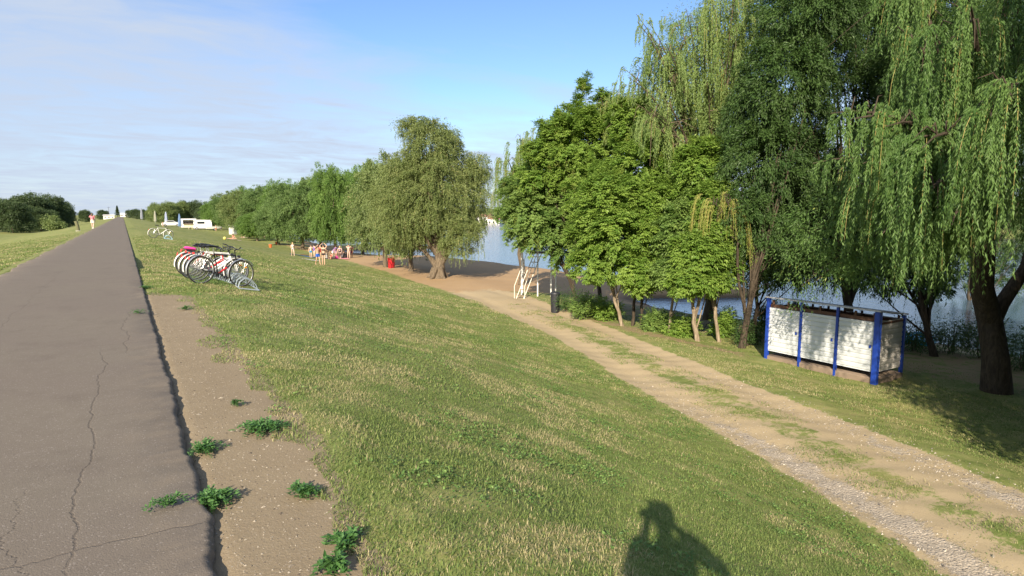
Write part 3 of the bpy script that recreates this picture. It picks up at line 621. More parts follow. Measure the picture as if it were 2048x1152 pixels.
W3 = place(None, 'w', 'willow_tree', 603, 82, 360, 60, 'silvery willow with a thick leaning trunk, behind the walking woman in a pale bikini', RW, 2.2, 13, 10, 4.6, 'silver')
place(W2, 'w', '', 818, 52.5, 300, 78, 'olive willow with a dark forked trunk, between the red bin and the broad trunk', RW, 2.9, 0, 10, 4.6, '')
place(W1, 'w', '', 723, 76, 322, 55, 'green willow crown rising behind the grey-olive willow by the cove', RW, 4.0, 0, 10, 4.6, '')
for i, (px, d, top, hw, P_, lb) in enumerate([
    (640, 92, 352, 52, W2, 'olive willow crown rising just left of the crowd, behind the thick leaning trunk'),
    (555, 92, 392, 44, W3, 'low silvery willow whose leaves nearly reach the mown grass'),
    (572, 106, 360, 50, W1, 'tall green willow rising above the low silvery one'),
    (512, 104, 421, 36, W1, 'small round willow above the two orange posts'),
    (528, 122, 371, 48, W3, 'pale green willow with a domed top behind the small round willow'),
    (484, 126, 380, 42, W2, 'olive green willow behind the sunbathers on the slope'),
    (508, 142, 373, 46, W1, 'willow far down the row with its top just showing between two domed crowns'),
    (462, 150, 392, 34, W3, 'pale willow behind the white cubicle'),
    (440, 160, 396, 34, W1, 'green willow beside the end of the white van'),
    (468, 175, 386, 40, W2, 'willow standing behind the pale willow near the white cubicle'),
    (428, 190, 402, 26, W3, 'last and smallest pale willow of the row, at the far end'),
    (497, 112, 428, 26, W3, 'low silver bush-like willow with its skirt on the grass near the sunbathers')]):
    place(P_, 'w', '', px, d, top, hw, lb, RW, i * 1.3, 0, 10, 4.6, '')
# ---- the broad tan willow in the middle, with a taller second head
def tan_willow():
    r = np.random.default_rng(31); d = 47.9; p = G(876, 556); k = d / F_PX
    def B(px, py, rx, ry, dy=0.0): X_ = (px - 876) * k; return (X_ * math.cos(YAW) + dy * math.sin(YAW), -X_ * math.sin(YAW) + dy * math.cos(YAW), (ztop(py, d) - p.z), rx * k, rx * k, ry * k)
    bl = [B(872, 400, 85, 80), B(815, 425, 45, 60, -1), B(935, 400, 45, 75, .5), B(868, 300, 52, 45), B(828, 268, 26, 22), B(850, 262, 24, 16), B(897, 300, 30, 30, 1), B(925, 470, 40, 40, -1.5), B(950, 340, 32, 35, 1), B(810, 350, 34, 40), B(800, 460, 28, 32, -.5), B(760, 410, 24, 40, 1)]
    v0, a0 = crown_broad(r, bl, 480, 110, .55, .15, .050, .7, .8); v1, a1 = crown_boughs(r, bl, 1050, 55, .15, .05, .6, False, .3); v1 = np.concatenate([v0, v1]); a1 = np.concatenate([a0, a1])
    c, dd, kk = clump_centres(r, bl, 2600, .78, -.12); v2, a2 = crown_strands(r, c, dd, r.uniform(.3, 1.1, len(c)), 24, .14, .032, .3, zmin=.9)
    tg = [(b[0], b[1], b[2]) for b in bl]
    tr_ = limbs(r, .48, (.25, .1, 1.5), tg, flare=1.6, bend=.15, ns=12)
    for a in (0, 1.1, 2.3, 3.6, 4.9): tr_.tube([(.28 * math.cos(a), .28 * math.sin(a), .75), (.6 * math.cos(a), .6 * math.sin(a), .15), (1.0 * math.cos(a), 1.0 * math.sin(a), -.12)], [.24, .17, .07], 7)
    return tree('willow_tree', p, 'broad tan-leaved willow with a ridged flaring trunk on bare earth, tallest tree in the middle', 'tree', None, tr_, (np.concatenate([v1, v2]), np.concatenate([a1, a2])), (BK, LF['tan']))
tan_willow()
# ---- woods across the field on the left, and the distant tree line
FW = 'trees of the wood left of the path'
F1 = place(None, 'f', 'deciduous_tree', 62, 150, 380, 44, 'tallest round-topped dark tree of the left wood', FW, 0, 41, 10, 5, 'far', BK3)
F2 = place(None, 'f', 'deciduous_tree', 330, 250, 401, 26, 'olive rounded tree of the far grove behind the folded parasols', 'trees of the far grove', 1, 42, 10, 5, 'olive', BK3)
for i, (px, d, top, hw, lb) in enumerate([
    (22, 128, 392, 38, 'dark tree at the left edge of the photo, nearest of the left wood'),
    (-25, 135, 388, 44, 'dark tree cut by the left edge, behind the nearest one of the left wood'),
    (100, 158, 384, 36, 'second tallest dark tree, right of the tallest in the left wood'),
    (122, 166, 396, 26, 'dark sloping-topped tree near the right end of the left wood'),
    (138, 176, 412, 14, 'rightmost low dark tree where the left wood ends at the field'),
    (80, 140, 412, 34, 'lower dark tree in front of the two tallest of the left wood'),
    (40, 145, 405, 30, 'lower tree at the front of the left wood, left of the bright shrub'),
    (0, 160, 393, 36, 'tree showing its top behind the nearest one of the left wood')]):
    place(F1, 'f', '', px, d, top, hw, lb, FW, i * 1.7, 0, 10, 5, '')
for i, (px, d, top, hw, lb) in enumerate([
    (356, 258, 400, 24, 'olive tree in the middle of the far grove, above the white car'),
    (312, 270, 405, 20, 'olive tree at the left end of the far grove')]):
    place(F2, 'f', '', px, d, top, hw, lb, 'trees of the far grove', i * 2.1, 0, 10, 5, '')
for i, (px, d, top, hw, lb) in enumerate([
    (392, 262, 397, 22, 'dark green tall tree at the right end of the far grove'),
    (370, 275, 398, 20, 'dark green tree behind the olive ones of the far grove'),
    (404, 240, 412, 14, 'small dark tree between the far grove and the row of willows'),
    (272, 330, 416, 12, 'low tree just right of where the path ends'),
    (288, 320, 417, 11, 'low tree beside the tallest folded parasol, beyond the path'),
    (258, 360, 418, 7, 'tiny low tree closest to the right of the path end')]):
    place(F1, 'f', '', px, d, top, hw, lb, 'distant trees beyond the parasols', i * 2.1, 0, 10, 5, '')
for i, (px, d, top, hw, lb) in enumerate([
    (170, 300, 417, 14, 'round distant tree between the left wood and the person in pink'),
    (205, 330, 418, 12, 'round distant tree just right of the person in pink')]):
    place(F1, 'f', '', px, d, top, hw, lb, 'distant trees left of the path end', i * 2.1, 0, 10, 5, '')
# a small bright shrub in front of the left wood
def shrub(name, loc, label, group, blobs, leaf, ncl, per, cs, lf, wf, five=False, seed=5, stems=4, droop=.4):
    r = np.random.default_rng(seed); root = empty(name, loc, 0, label, 'shrub', group); c = crown_broad(r, blobs, ncl, per, cs, lf, wf, droop, .8, five, .3)
    b = MB(); 
    for i in range(stems):
        q = blobs[i % len(blobs)]; b.tube([(q[0] * .2, q[1] * .2, -.1), (q[0] * .6, q[1] * .6, q[2] * .6), (q[0] + .1 * i, q[1], q[2] + q[5] * .5)], [.03, .02, .008], 5)
    b.build('stem', BK, root); quads_mesh('foliage', c[0], LF[leaf], root, c[1]); return root
p = D(100, 128); shrub('shrub', p, 'bright green shrub in front of the dark left wood', None, [(0, 0, 1.6, 1.9, 1.9, 1.5), (1.2, -.8, 1.0, 1.2, 1.2, .9)], 'olive', 60, 50, .6, .28, .17, seed=61)
def conifer():
    r = np.random.default_rng(3); p = D(235, 420); root = empty('conifer_tree', p, 0, 'small pointed conifer on the horizon at the end of the path', 'tree'); b = MB(); b.tube([(0, 0, -.3), (0, 0, 7.6)], [.22, .03], 6); b.build('trunk', BK3, root)
    n = 5200; t = r.random(n) ** .7; R = 2.1 * (1 - t) * (.7 + .3 * np.sin(t * 40)); a = r.uniform(0, 6.28, n); q = R * np.sqrt(r.random(n)); P = np.stack([q * np.cos(a), q * np.sin(a), 1 + t * 6.6], 1); o = unit(np.stack([np.cos(a), np.sin(a), np.full(n, -.3)], 1))
    quads_mesh('crown', leaf_quads(P, unit(o + rdir(r, n) * .4), unit(rdir(r, n) + [0, 0, 1]), .4, .16), LF['far'], root, r.random(n))
conifer()
# far shore of the lake: a wood that reads as one mass
def far_shore():
    r = np.random.default_rng(71); y = r.uniform(20, 900, 900); x = np.interp(y, [0, 300, 600, 3000], [165, 205, 260, 500]) + r.uniform(5, 60, 900); z = height(x, y); vs = []; vv = []
    c = np.stack([x, y, z + r.uniform(1, 7, 900)], 1); ii = np.repeat(np.arange(900), 70); off = rdir(r, len(ii)) * (r.random(len(ii)) ** .4)[:, None] * np.array([5, 5, 3.6]); P = c[ii] + off
    v = leaf_quads(P, rdir(r, len(ii)), unit(rdir(r, len(ii)) + [0, 0, .6]), 1.5, 1.0); tag(quads_mesh('far_wood', v, LF['far'], None, r.random(len(ii))), 'wood along the far shore of the lake', 'wood', kind='stuff')
far_shore()
# ---- right side: the mass of ash-leaved trees, thin trunks in a row
def pos_off(px, base, d, dy=0.0):                                    # offset of a pixel column from a tree base at distance d
    q = D(px, d + dy); return q.x - base.x, q.y - base.y
def mass_tree(seed, bpx, bpy, blobs, label, leaf, barkm, tr=.10, fork=None, per=26, ncl=300, cs=.42, Lf=.125, Wf=.062, five=True, group='thin trees in the row between track and lake', name='ash_leaved_tree', flowers=0, trz=0, extra=None, droop=.45):
    r = np.random.default_rng(seed); p = G(bpx, bpy); d0 = p.x * math.sin(YAW) + p.y * math.cos(YAW); bl = []
    for (px, py, hx, hy, dd) in blobs:
        d = d0 + dd; ox, oy = pos_off(px, p, d); k = d / F_PX; bl.append((ox, oy, ztop(py, d) - p.z, hx * k, hx * k * .9, hy * k))
    c = crown_boughs(r, bl, int(ncl * .50), 40, Lf, Wf, droop * 1.1, True, .24) if five else crown_boughs(r, bl, int(ncl * .42), int(per * 1.5), Lf, Wf, .7, False, .30)
    if fork is None: f = (bl[0][0] * .35, bl[0][1] * .35, max(1.2, bl[0][2] * .4))
    else: ox, oy = pos_off(fork[0], p, d0); f = (ox, oy, ztop(fork[1], d0) - p.z)
    tg = [(b[0] + r.uniform(-.3, .3) * b[3], b[1] + r.uniform(-.3, .3) * b[4], b[2] + r.uniform(-.3, .25) * b[5]) for b in bl for _ in range(2)]
    t = limbs(r, tr, f, tg, ns=8, bend=.1, rough=.03, flare=1.25)
    if extra: c = extra(r, p, d0, bl, c)
    root = tree(name, p, label, 'tree', group, t, c, (barkm, LF[leaf]))
    if flowers:
        cc, dd_, kk = clump_centres(r, [(b[0], b[1], b[2], b[3] * 1.13, b[4] * 1.13, b[5] * 1.13) for b in bl], int(flowers * 1.8), .95, .1); flowers = int(flowers * 1.8); ii = np.repeat(np.arange(flowers), 34); n = len(ii); P = cc[ii] + r.standard_normal((n, 3)) * np.array([.07, .07, .13])
        quads_mesh('seed_cluster', leaf_quads(P, unit(rdir(r, n) * .5 + [0, 0, -1]), rdir(r, n), .055, .03), LF['yellow'], root, r.random(n))
    return root
mass_tree(101, 1160, 612, [(1075, 425, 72, 68, 0), (1030, 440, 34, 42, 0), (1120, 400, 75, 75, 1), (1060, 385, 58, 62, 1.5), (1130, 490, 55, 45, 0), (1085, 466, 45, 32, -.3)], 'leafy tree at the left end of the row, its crown over the white ladder', 'elderb', BK3, .11, ncl=980, flowers=40, droop=.55)
mass_tree(102, 1202, 628, [(1165, 300, 72, 72, 1.5), (1168, 212, 15, 58, 2), (1155, 240, 20, 40, 2), (1205, 235, 34, 40, 2), (1130, 260, 34, 36, 2), (1120, 300, 58, 58, 2), (1190, 390, 66, 64, 0), (1080, 340, 46, 50, 2), (1220, 260, 50, 50, 2)], 'tall tree of the row with a spire-like top standing above all others near it', 'elder', BK3, .11, ncl=1150, flowers=60)
mass_tree(103, 1247, 652, [(1235, 470, 66, 62, -1), (1190, 530, 48, 36, -1), (1215, 405, 66, 56, -.5), (1260, 535, 45, 34, -1.2), (1180, 470, 45, 45, -.5)], 'thin tree with a pale slanting trunk leaning left, third of the row', 'elder', BK2, .085, fork=(1222, 560), ncl=820)
mass_tree(104, 1263, 652, [(1290, 340, 72, 74, 1.5), (1260, 260, 50, 55, 2.5), (1330, 400, 62, 64, 1), (1380, 350, 50, 60, 2)], 'thin straight tree behind the slanting pale trunk, crown rising high under the hanging willow', 'elder', BK3, .07, ncl=900, flowers=34)
mass_tree(105, 1282, 655, [(1290, 560, 36, 26, -1), (1305, 480, 58, 50, -.5), (1330, 530, 44, 38, -.8), (1325, 420, 56, 56, -.2), (1290, 400, 40, 40, -.2)], 'slender young tree with a very thin brown trunk in the middle of the row', 'elder', BK3, .05, ncl=900)
mass_tree(106, 1335, 668, [(1370, 470, 55, 60, 0), (1360, 545, 45, 32, -.6), (1395, 430, 45, 50, .6)], 'thin tree with a short leafless lower trunk, left of the sunlit forked trunk', 'elderb', BK2, .07, ncl=760)
mass_tree(107, 1396, 682, [(1400, 510, 50, 50, -.6), (1380, 565, 38, 26, -1), (1430, 470, 45, 55, 0), (1420, 560, 34, 26, -.8)], 'tree with a light forked trunk in full sun beside a fallen pole', 'elder', BK2, .105, fork=(1392, 612), ncl=760)
mass_tree(108, 1442, 684, [(1450, 540, 36, 36, -.5), (1430, 420, 48, 60, .5), (1400, 340, 50, 55, 1.5), (1465, 480, 40, 50, 0)], 'thin leaning tree with ivy-like leaves round its foot, left of the two dark trunks', 'elder', BK2, .075, fork=(1432, 590), ncl=640)
# dark dense willows behind and beside the cabin
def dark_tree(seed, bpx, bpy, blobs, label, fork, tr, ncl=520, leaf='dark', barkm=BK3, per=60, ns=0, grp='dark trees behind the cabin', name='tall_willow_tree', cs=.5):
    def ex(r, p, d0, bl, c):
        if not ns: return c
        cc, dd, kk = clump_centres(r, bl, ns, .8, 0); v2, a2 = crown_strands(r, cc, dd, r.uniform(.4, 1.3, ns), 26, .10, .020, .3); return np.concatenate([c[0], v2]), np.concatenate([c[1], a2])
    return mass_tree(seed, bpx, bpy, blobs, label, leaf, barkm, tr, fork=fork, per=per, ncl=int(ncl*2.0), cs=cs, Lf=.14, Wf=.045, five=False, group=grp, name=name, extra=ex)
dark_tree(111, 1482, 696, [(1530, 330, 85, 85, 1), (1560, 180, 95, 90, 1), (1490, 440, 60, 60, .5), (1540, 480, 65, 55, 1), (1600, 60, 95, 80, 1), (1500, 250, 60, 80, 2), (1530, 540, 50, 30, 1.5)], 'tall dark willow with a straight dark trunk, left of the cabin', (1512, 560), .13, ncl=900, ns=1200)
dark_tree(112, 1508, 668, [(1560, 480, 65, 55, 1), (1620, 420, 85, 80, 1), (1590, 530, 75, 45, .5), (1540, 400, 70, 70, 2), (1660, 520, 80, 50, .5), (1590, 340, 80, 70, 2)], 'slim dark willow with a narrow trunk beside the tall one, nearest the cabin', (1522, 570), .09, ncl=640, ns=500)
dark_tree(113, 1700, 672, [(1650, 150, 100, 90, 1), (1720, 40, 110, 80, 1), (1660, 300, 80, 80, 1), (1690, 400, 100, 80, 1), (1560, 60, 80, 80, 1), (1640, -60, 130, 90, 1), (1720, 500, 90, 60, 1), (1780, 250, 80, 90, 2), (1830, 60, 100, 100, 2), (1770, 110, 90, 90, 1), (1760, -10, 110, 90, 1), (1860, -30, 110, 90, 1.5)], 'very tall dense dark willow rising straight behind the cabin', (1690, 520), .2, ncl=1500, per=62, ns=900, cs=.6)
dark_tree(114, 1872, 712, [(1830, 420, 100, 90, 2), (1860, 300, 100, 95, 2), (1790, 520, 75, 50, 1), (1870, 510, 75, 45, 2), (1900, 160, 110, 95, 2), (1790, 180, 90, 90, 3), (1900, 420, 80, 80, 2.5), (1850, 150, 120, 110, 0), (1780, 330, 100, 100, 0), (1840, 560, 70, 36, .5), (1760, 560, 60, 34, .5)], 'dark tree with a curved leaning trunk right of the cabin', (1852, 590), .13, ncl=1250, per=55, ns=400)  # some lobes fill the near willow's interior, dark leaf colour standing in for shade
dark_tree(115, 1945, 690, [(1960, 400, 95, 90, 2), (2020, 460, 80, 70, 3), (1980, 250, 100, 95, 2), (1950, 80, 120, 95, 2), (2060, 330, 80, 95, 2), (2050, 540, 70, 60, 4), (2100, 150, 100, 100, 2), (1960, 320, 110, 110, 0), (2060, 470, 100, 80, 0), (1990, 560, 60, 40, 2.5), (2060, 60, 130, 120, 0), (1920, 540, 60, 40, 1.5)], 'dark tree with a thin straight trunk between the curved trunk and the thick one', (1950, 560), .11, ncl=1200, per=52)  # extra lobes here too: near willow's inner shade put into the leaf colour
# the light green hanging willow whose head rises above the row
def hanging(seed, base, trunk_r, fork, arms, n, Lr, label, leaf, barkm, lpm=30, Lf=.10, Wf=.020, broad=None, name='weeping_willow', group=None, per_arm=None, zmin=.4, dens=1.0, lim=None, bun=7, brad=.10):
    """arms: limbs given by their real end points; shoots hang from each limb's outer half"""
    r = np.random.default_rng(seed); p = base; b = MB(); P0 = Vector(fork)
    rough = [(P0 * q + Vector((r.standard_normal(), r.standard_normal(), 0)) * (.05 + trunk_r * .35 if 0 < q < 1 else 0)) for q in np.linspace(0, 1, 6)]
    rough[0] = Vector((0, 0, -.3)); b.tube(rough, [trunk_r * 1.35, trunk_r * 1.05, trunk_r, trunk_r * .92, trunk_r * .86, trunk_r * .8], 12)
    if trunk_r > .3:
        s0 = rough[2]; b.tube([s0 + Vector((0, 0, -.25)), s0 + Vector((.25, -.15, .5)), s0 + Vector((.75, -.45, 1.5)), s0 + Vector((1.2, -.5, 3.2))], [trunk_r * .7, trunk_r * .62, trunk_r * .5, trunk_r * .34], 10)
    S, O, tn, LL = [], [], [], []
    for (ex, ey, ez, cnt, ln, wdt) in arms:
        e = Vector((ex, ey, ez)); d = e - P0; mid = P0 + d * .5 + Vector((0, 0, d.length * .28)); pl = [P0 * (1 - q) ** 2 + mid * 2 * q * (1 - q) + e * q * q for q in np.linspace(0, 1, 9)]
        b.tube(pl, [max(.010, trunk_r * .42 * (1 - q) ** .9) for q in np.linspace(0, 1, 9)], 7)
        nb = max(3, int(cnt / bun)); q = r.uniform(.5, 1.0, nb); base_ = np.array([list(P0 * (1 - a) ** 2 + mid * 2 * a * (1 - a) + e * a * a) for a in q]); off = rdir(r, nb) * wdt * r.random((nb, 1)) ** .6; off[:, 2] *= .6
        o = off + np.array([d.x, d.y, 0]) / max(d.length, .1) * wdt * .5; jj = np.repeat(np.arange(nb), bun); m_ = len(jj); Lb = ln * r.uniform(.4, 1.05, nb); tb = r.random(nb)
        S.append(base_[jj] + off[jj] + rdir(r, m_) * brad); O.append(o[jj] + rdir(r, m_) * .15 * wdt); tn.append(np.clip(tb[jj] * .7 + .3 * r.random(m_), 0, 1)); LL.append(Lb[jj] * r.uniform(.7, 1.05, m_))
        for _ in range(5):
            a = r.uniform(.5, .95); s = P0 * (1 - a) ** 2 + mid * 2 * a * (1 - a) + e * a * a; en = s + Vector(r.standard_normal(3)) * wdt * .5; b.tube([s, (s + en) / 2 + Vector((0, 0, .12)), en + Vector((0, 0, -.15))], [.022, .014, .006], 5)
    S = np.concatenate(S); O = np.concatenate(O); tn = np.concatenate(tn); LL = np.concatenate(LL)
    v, a = crown_strands(r, S, O, LL, lpm, Lf, Wf, .22, zmin=zmin, tone=tn)
    if broad: v3, a3 = crown_broad(r, broad, int(360 * dens), 60, .5, Lf, Wf * 1.1, .6, .7); v = np.concatenate([v, v3]); a = np.concatenate([a, a3])
    root = empty(name, p, 0, label, 'tree', group); b.build('trunk', barkm, root); quads_mesh('crown', v, LF[leaf], root, a)
    # bare shoots that carry the leaves
    tw = MB()
    for i in r.choice(len(S), min(260, len(S)), replace=False):
        o = Vector((O[i][0], O[i][1], 0)); o = o.normalized() if o.length > 1e-6 else Vector((1, 0, 0)); s = Vector(S[i]); Lq = LL[i]
        tw.tube([s + o * (.22 * Lq * (1 - math.exp(-3.2 * t))) + Vector((0, 0, .07 * Lq * math.sin(min(t * 3, 1) * math.pi) - Lq * t ** 1.35)) for t in (0, .12, .3, .6, .95)], [.007, .006, .005, .004, .002], 4)
    tag(tw.build('shoots', TWIG, root), kind='stuff'); return root
TWIG = plain('willow_twig', (.34, .28, .09), .7)
def pt(px, py, d, base): q = D(px, d); return (q.x - base.x, q.y - base.y, ztop(py, d) - base.z)
b1 = G(1415, 640); dB = b1.x * math.sin(YAW) + b1.y * math.cos(YAW)
A = lambda px, py, d, n, ln, w_: (*pt(px, py, d, b1), n, ln, w_)
rw = np.random.default_rng(77); arms121 = []
for i in range(44):
    px = rw.uniform(1250, 1500); top = np.interp(px, [1245, 1275, 1330, 1400, 1500], [120, 55, 75, 5, -40]); py = top + (330 - top) * rw.random() ** 1.5 - 10; arms121.append(A(px, py, 24.6 + 3.4 * rw.random() + (1.0 if py > 250 else 0), 34, rw.uniform(1.0, 2.3), .75))
for px, py, dd, n_, ln, w_ in ((1264, 52, 26, 34, 1.5, .3), (1290, 85, 25.5, 40, 1.9, .4), (1400, 15, 25.5, 50, 2.2, .5), (1345, 60, 26, 40, 1.6, .5), (1255, 185, 29, 90, 1.5, 1.2), (1225, 195, 30, 90, 1.4, 1.2), (1190, 215, 31, 80, 1.3, 1.2), (1140, 228, 32, 70, 1.2, 1.1), (1105, 245, 33, 70, 1.1, 1.0), (1240, 150, 28, 60, 1.6, .8)): arms121.append(A(px, py, dd, n_, ln, w_))
hanging(121, b1, .24, (.3, .3, 4.2), arms121, 0, 0, 'light green weeping willow hanging above the middle of the row', 'weep', BK, lpm=40, Wf=.028, Lf=.115, bun=6, brad=.12, broad=[(*pt(1400, 150, 28, b1), 2.4, 2.0, 2.4), (*pt(1330, 210, 28, b1), 1.5, 1.5, 2.0), (*pt(1460, 70, 28, b1), 2.2, 2.0, 2.2), (*pt(1440, 260, 27.5, b1), 1.8, 1.8, 2.0)], dens=3.2)
b1b = G(1120, 590) + Vector((1.0, 6.0, 0)); b1b.z = hz(b1b.x, b1b.y)
A = lambda px, py, d, n, ln, w_: (*pt(px, py, d, b1b), n, ln, w_)
hanging(123, b1b, .2, (.2, .3, 3.6), [A(1010, 320, 36, 110, 2.2, .8), A(1000, 370, 35, 80, 2.6, .5), A(1040, 275, 36, 120, 1.7, 1.0), A(1085, 250, 36, 120, 1.8, 1.0), A(1060, 330, 36, 100, 2.4, .9), A(1110, 255, 37, 140, 2.0, 1.2), A(1025, 350, 34, 60, 2.0, .6)],
        0, 0, 'pale wispy weeping willow behind the left end of the row', 'weep', BK, lpm=34, Wf=.026, Lf=.12, group=None)
# the yellowing low branch in front of the row
b3 = G(1478, 692); b3 = b3 + Vector((.35, -.1, 0)); b3.z = hz(b3.x, b3.y); dq = b3.x * math.sin(YAW) + b3.y * math.cos(YAW) - .5
A = lambda px, py, d, n, ln, w_: (*pt(px, py, d, b3), n, ln, w_)
hanging(124, b3, .055, (*pt(1478, 480, dq, b3)[:2], pt(1478, 480, dq, b3)[2]), [A(1415, 400, dq, 34, 1.7, .35), A(1440, 385, dq, 36, 1.8, .4), A(1465, 400, dq, 34, 1.8, .4), A(1385, 470, dq, 14, 1.3, .2)], 0, 0, 'thin willow with a yellowing low hanging branch, in front of the dark trunks', 'yellow', BK3, lpm=36, Wf=.022, Lf=.10)
# the big near weeping willow on the right
b2 = G(1995, 782); A = lambda px, py, d, n, ln, w_: (*pt(px, py, d, b2), n, ln, w_)
near_arms = [A(1650, 235, 14.2, 70, 1.6, .5), A(1700, 245, 13.6, 90, 2.4, .55), A(1760, 260, 13.0, 110, 3.0, .6), A(1815, 290, 12.8, 100, 3.2, .6), A(1770, 360, 13.2, 70, 2.2, .6), A(1720, 330, 13.8, 60, 2.4, .5), A(1880, 330, 13, 84, 2.8, .6), A(1790, 420, 13.0, 80, 2.0, .6), A(1700, 380, 14.2, 70, 2.2, .5),
    A(1770, 75, 14.5, 45, 1.5, .45), A(1830, 80, 14.0, 80, 2.9, .55), A(1890, 70, 13.8, 64, 3.0, .5), A(1935, 100, 14, 40, 2.8, .45),
    A(1965, 240, 10.6, 54, 2.8, .34), A(2000, 200, 10.4, 58, 3.0, .38), A(2045, 175, 10.4, 80, 2.8, .42), A(2110, 130, 10.6, 90, 2.7, .7), A(1900, 20, 12.5, 60, 1.6, .5),
    A(2010, -20, 14.5, 45, 2.4, .8), A(2080, 20, 14.5, 60, 3.0, .8), A(1980, -80, 15, 90, 2.6, 1.2), A(2150, -60, 14, 90, 3.2, 1.2), A(1740, -60, 17, 80, 2.0, 1.2), A(1860, -90, 16.5, 90, 2.4, 1.2), A(1620, 330, 17, 50, 2.0, .6), A(1850, 450, 16, 60, 2.2, .6), A(1850, 400, 12.2, 80, 2.2, .6), A(1925, 350, 11.8, 80, 2.4, .6), A(1905, 450, 12.4, 60, 1.8, .6), A(1765, 470, 13.3, 60, 1.6, .6), A(1835, 300, 11.8, 60, 2.4, .6), A(1612, 570, 17.0, 26, .8, .28), A(1640, 560, 16.6, 20, .7, .3), A(1720, 420, 15.6, 50, 2.4, .5)]
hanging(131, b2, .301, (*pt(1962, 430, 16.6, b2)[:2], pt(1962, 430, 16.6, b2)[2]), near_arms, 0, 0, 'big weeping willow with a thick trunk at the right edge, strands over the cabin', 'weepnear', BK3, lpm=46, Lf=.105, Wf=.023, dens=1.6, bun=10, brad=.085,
        broad=[(*pt(2000, 60, 17.5, b2), 2.0, 2.0, 1.6), (*pt(2080, 300, 17.5, b2), 1.6, 1.6, 2.0), (*pt(1900, -80, 18, b2), 2.4, 2.4, 1.4), (*pt(1620, 520, 17, b2), .7, .7, .75), (*pt(1680, 530, 16.6, b2), .8, .8, .7), (*pt(1740, 545, 16, b2), .75, .75, .6), (*pt(1610, 600, 17.6, b2), .35, .35, .4), (*pt(1650, 440, 16.6, b2), .8, .8, .9), (*pt(1730, 450, 16, b2), .9, .9, .9)])
HT = [14.5, 16.0, 16.5]
# willows standing outside the frame on the right, whose shade falls on the grass by the cabin
for i, (x, y, R_, lb) in enumerate([(14.2, -.4, 3.9, 'weeping willow just outside the photo on the right whose shade reaches the cabin lawn'), (19.2, .6, 3.8, 'weeping willow outside the photo on the right, nearest the lake'), (23.6, 2.6, 4.2, 'weeping willow outside the photo, standing on the lake bank')]):
    bs = Vector((x, y, hz(x, y))); r = np.random.default_rng(150 + i); a_ = []
    for k in range(11): q = k * 2 * math.pi / 11; a_.append((R_ * .8 * math.cos(q), R_ * .8 * math.sin(q), HT[i] * .55 + r.uniform(-1.5, 2.0), 84, 3.6, 1.2))
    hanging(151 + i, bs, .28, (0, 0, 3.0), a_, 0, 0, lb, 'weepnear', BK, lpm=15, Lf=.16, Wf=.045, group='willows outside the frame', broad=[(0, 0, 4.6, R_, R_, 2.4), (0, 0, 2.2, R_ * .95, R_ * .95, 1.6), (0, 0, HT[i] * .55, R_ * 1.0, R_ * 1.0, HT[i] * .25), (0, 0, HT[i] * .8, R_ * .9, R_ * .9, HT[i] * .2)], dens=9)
# undergrowth along the row and by the water
US = 'bushes under the row of trees'
for i, (px, py, w_, h_, leaf, lb) in enumerate([
    (1140, 622, .9, .85, 'dark', 'dark drooping bush right beside the black bin'), (1178, 636, .9, .75, 'elderb', 'green bush at the foot of the row, left of the slanting trunk'),
    (1215, 640, .6, .6, 'elder', 'small leafy bush touching the foot of the slanting trunk'), (1312, 660, .55, .55, 'elderb', 'leafy sprout bush between the slender trunks'),
    (1365, 672, .6, .55, 'elder', 'low bush just left of the sunlit forked trunk'), (1450, 672, .45, .75, 'elder', 'upright leafy bush wrapped round the leaning trunk'),
    (1500, 690, .6, .7, 'dark', 'dark low bush left of the cabin at the foot of the dark trunks'), (1522, 660, .5, .8, 'dark', 'dark bush against the left side of the cabin'),
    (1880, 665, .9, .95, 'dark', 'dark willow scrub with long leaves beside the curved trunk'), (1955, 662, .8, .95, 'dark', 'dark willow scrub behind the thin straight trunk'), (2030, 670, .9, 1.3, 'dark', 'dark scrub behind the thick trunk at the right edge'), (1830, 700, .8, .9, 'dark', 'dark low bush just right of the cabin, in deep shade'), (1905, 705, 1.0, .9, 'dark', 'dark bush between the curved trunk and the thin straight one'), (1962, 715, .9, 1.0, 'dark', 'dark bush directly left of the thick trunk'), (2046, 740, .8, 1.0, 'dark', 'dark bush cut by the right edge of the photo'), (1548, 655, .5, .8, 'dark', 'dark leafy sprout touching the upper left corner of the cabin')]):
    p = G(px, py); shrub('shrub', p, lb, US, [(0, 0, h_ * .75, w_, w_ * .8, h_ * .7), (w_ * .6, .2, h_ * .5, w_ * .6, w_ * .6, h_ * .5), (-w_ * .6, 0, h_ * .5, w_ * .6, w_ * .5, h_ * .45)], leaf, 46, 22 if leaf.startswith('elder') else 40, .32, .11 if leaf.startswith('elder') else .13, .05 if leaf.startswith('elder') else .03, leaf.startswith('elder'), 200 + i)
# ================================================================ metals, paints
STEEL = plain('galvanised_steel', (.36, .42, .46), .45, .5, .25); CHROME = plain('chrome', (.62, .62, .62), .22, 1.0, .1); BLACKP = plain('black_plastic', (.018, .018, .02), .45)
RUBBER = plain('rubber', (.022, .021, .02), .8); RED = plain('red_paint', (.50, .02, .03), .35); WHITE = plain('white_paint', (.74, .73, .70), .4, 0, .08); BLACKM = plain('black_gloss', (.015, .015, .018), .25)
ALU = plain('aluminium', (.60, .60, .60), .35, .9, .15); REFL = plain('red_reflector', (.65, .03, .02), .2); AMBER = plain('amber_reflector', (.85, .33, .02), .25); PINK = plain('pink_cloth', (.80, .06, .34), .8)
BLUEP = plain('blue_paint', (.012, .050, .33), .42, 0, .3, 9); NAVY = plain('navy_cloth', (.02, .04, .16), .8); BROWNW = plain('brown_wood', (.10, .048, .028), .8, 0, .35); GREYPL = plain('grey_plastic', (.022, .024, .03), .5)
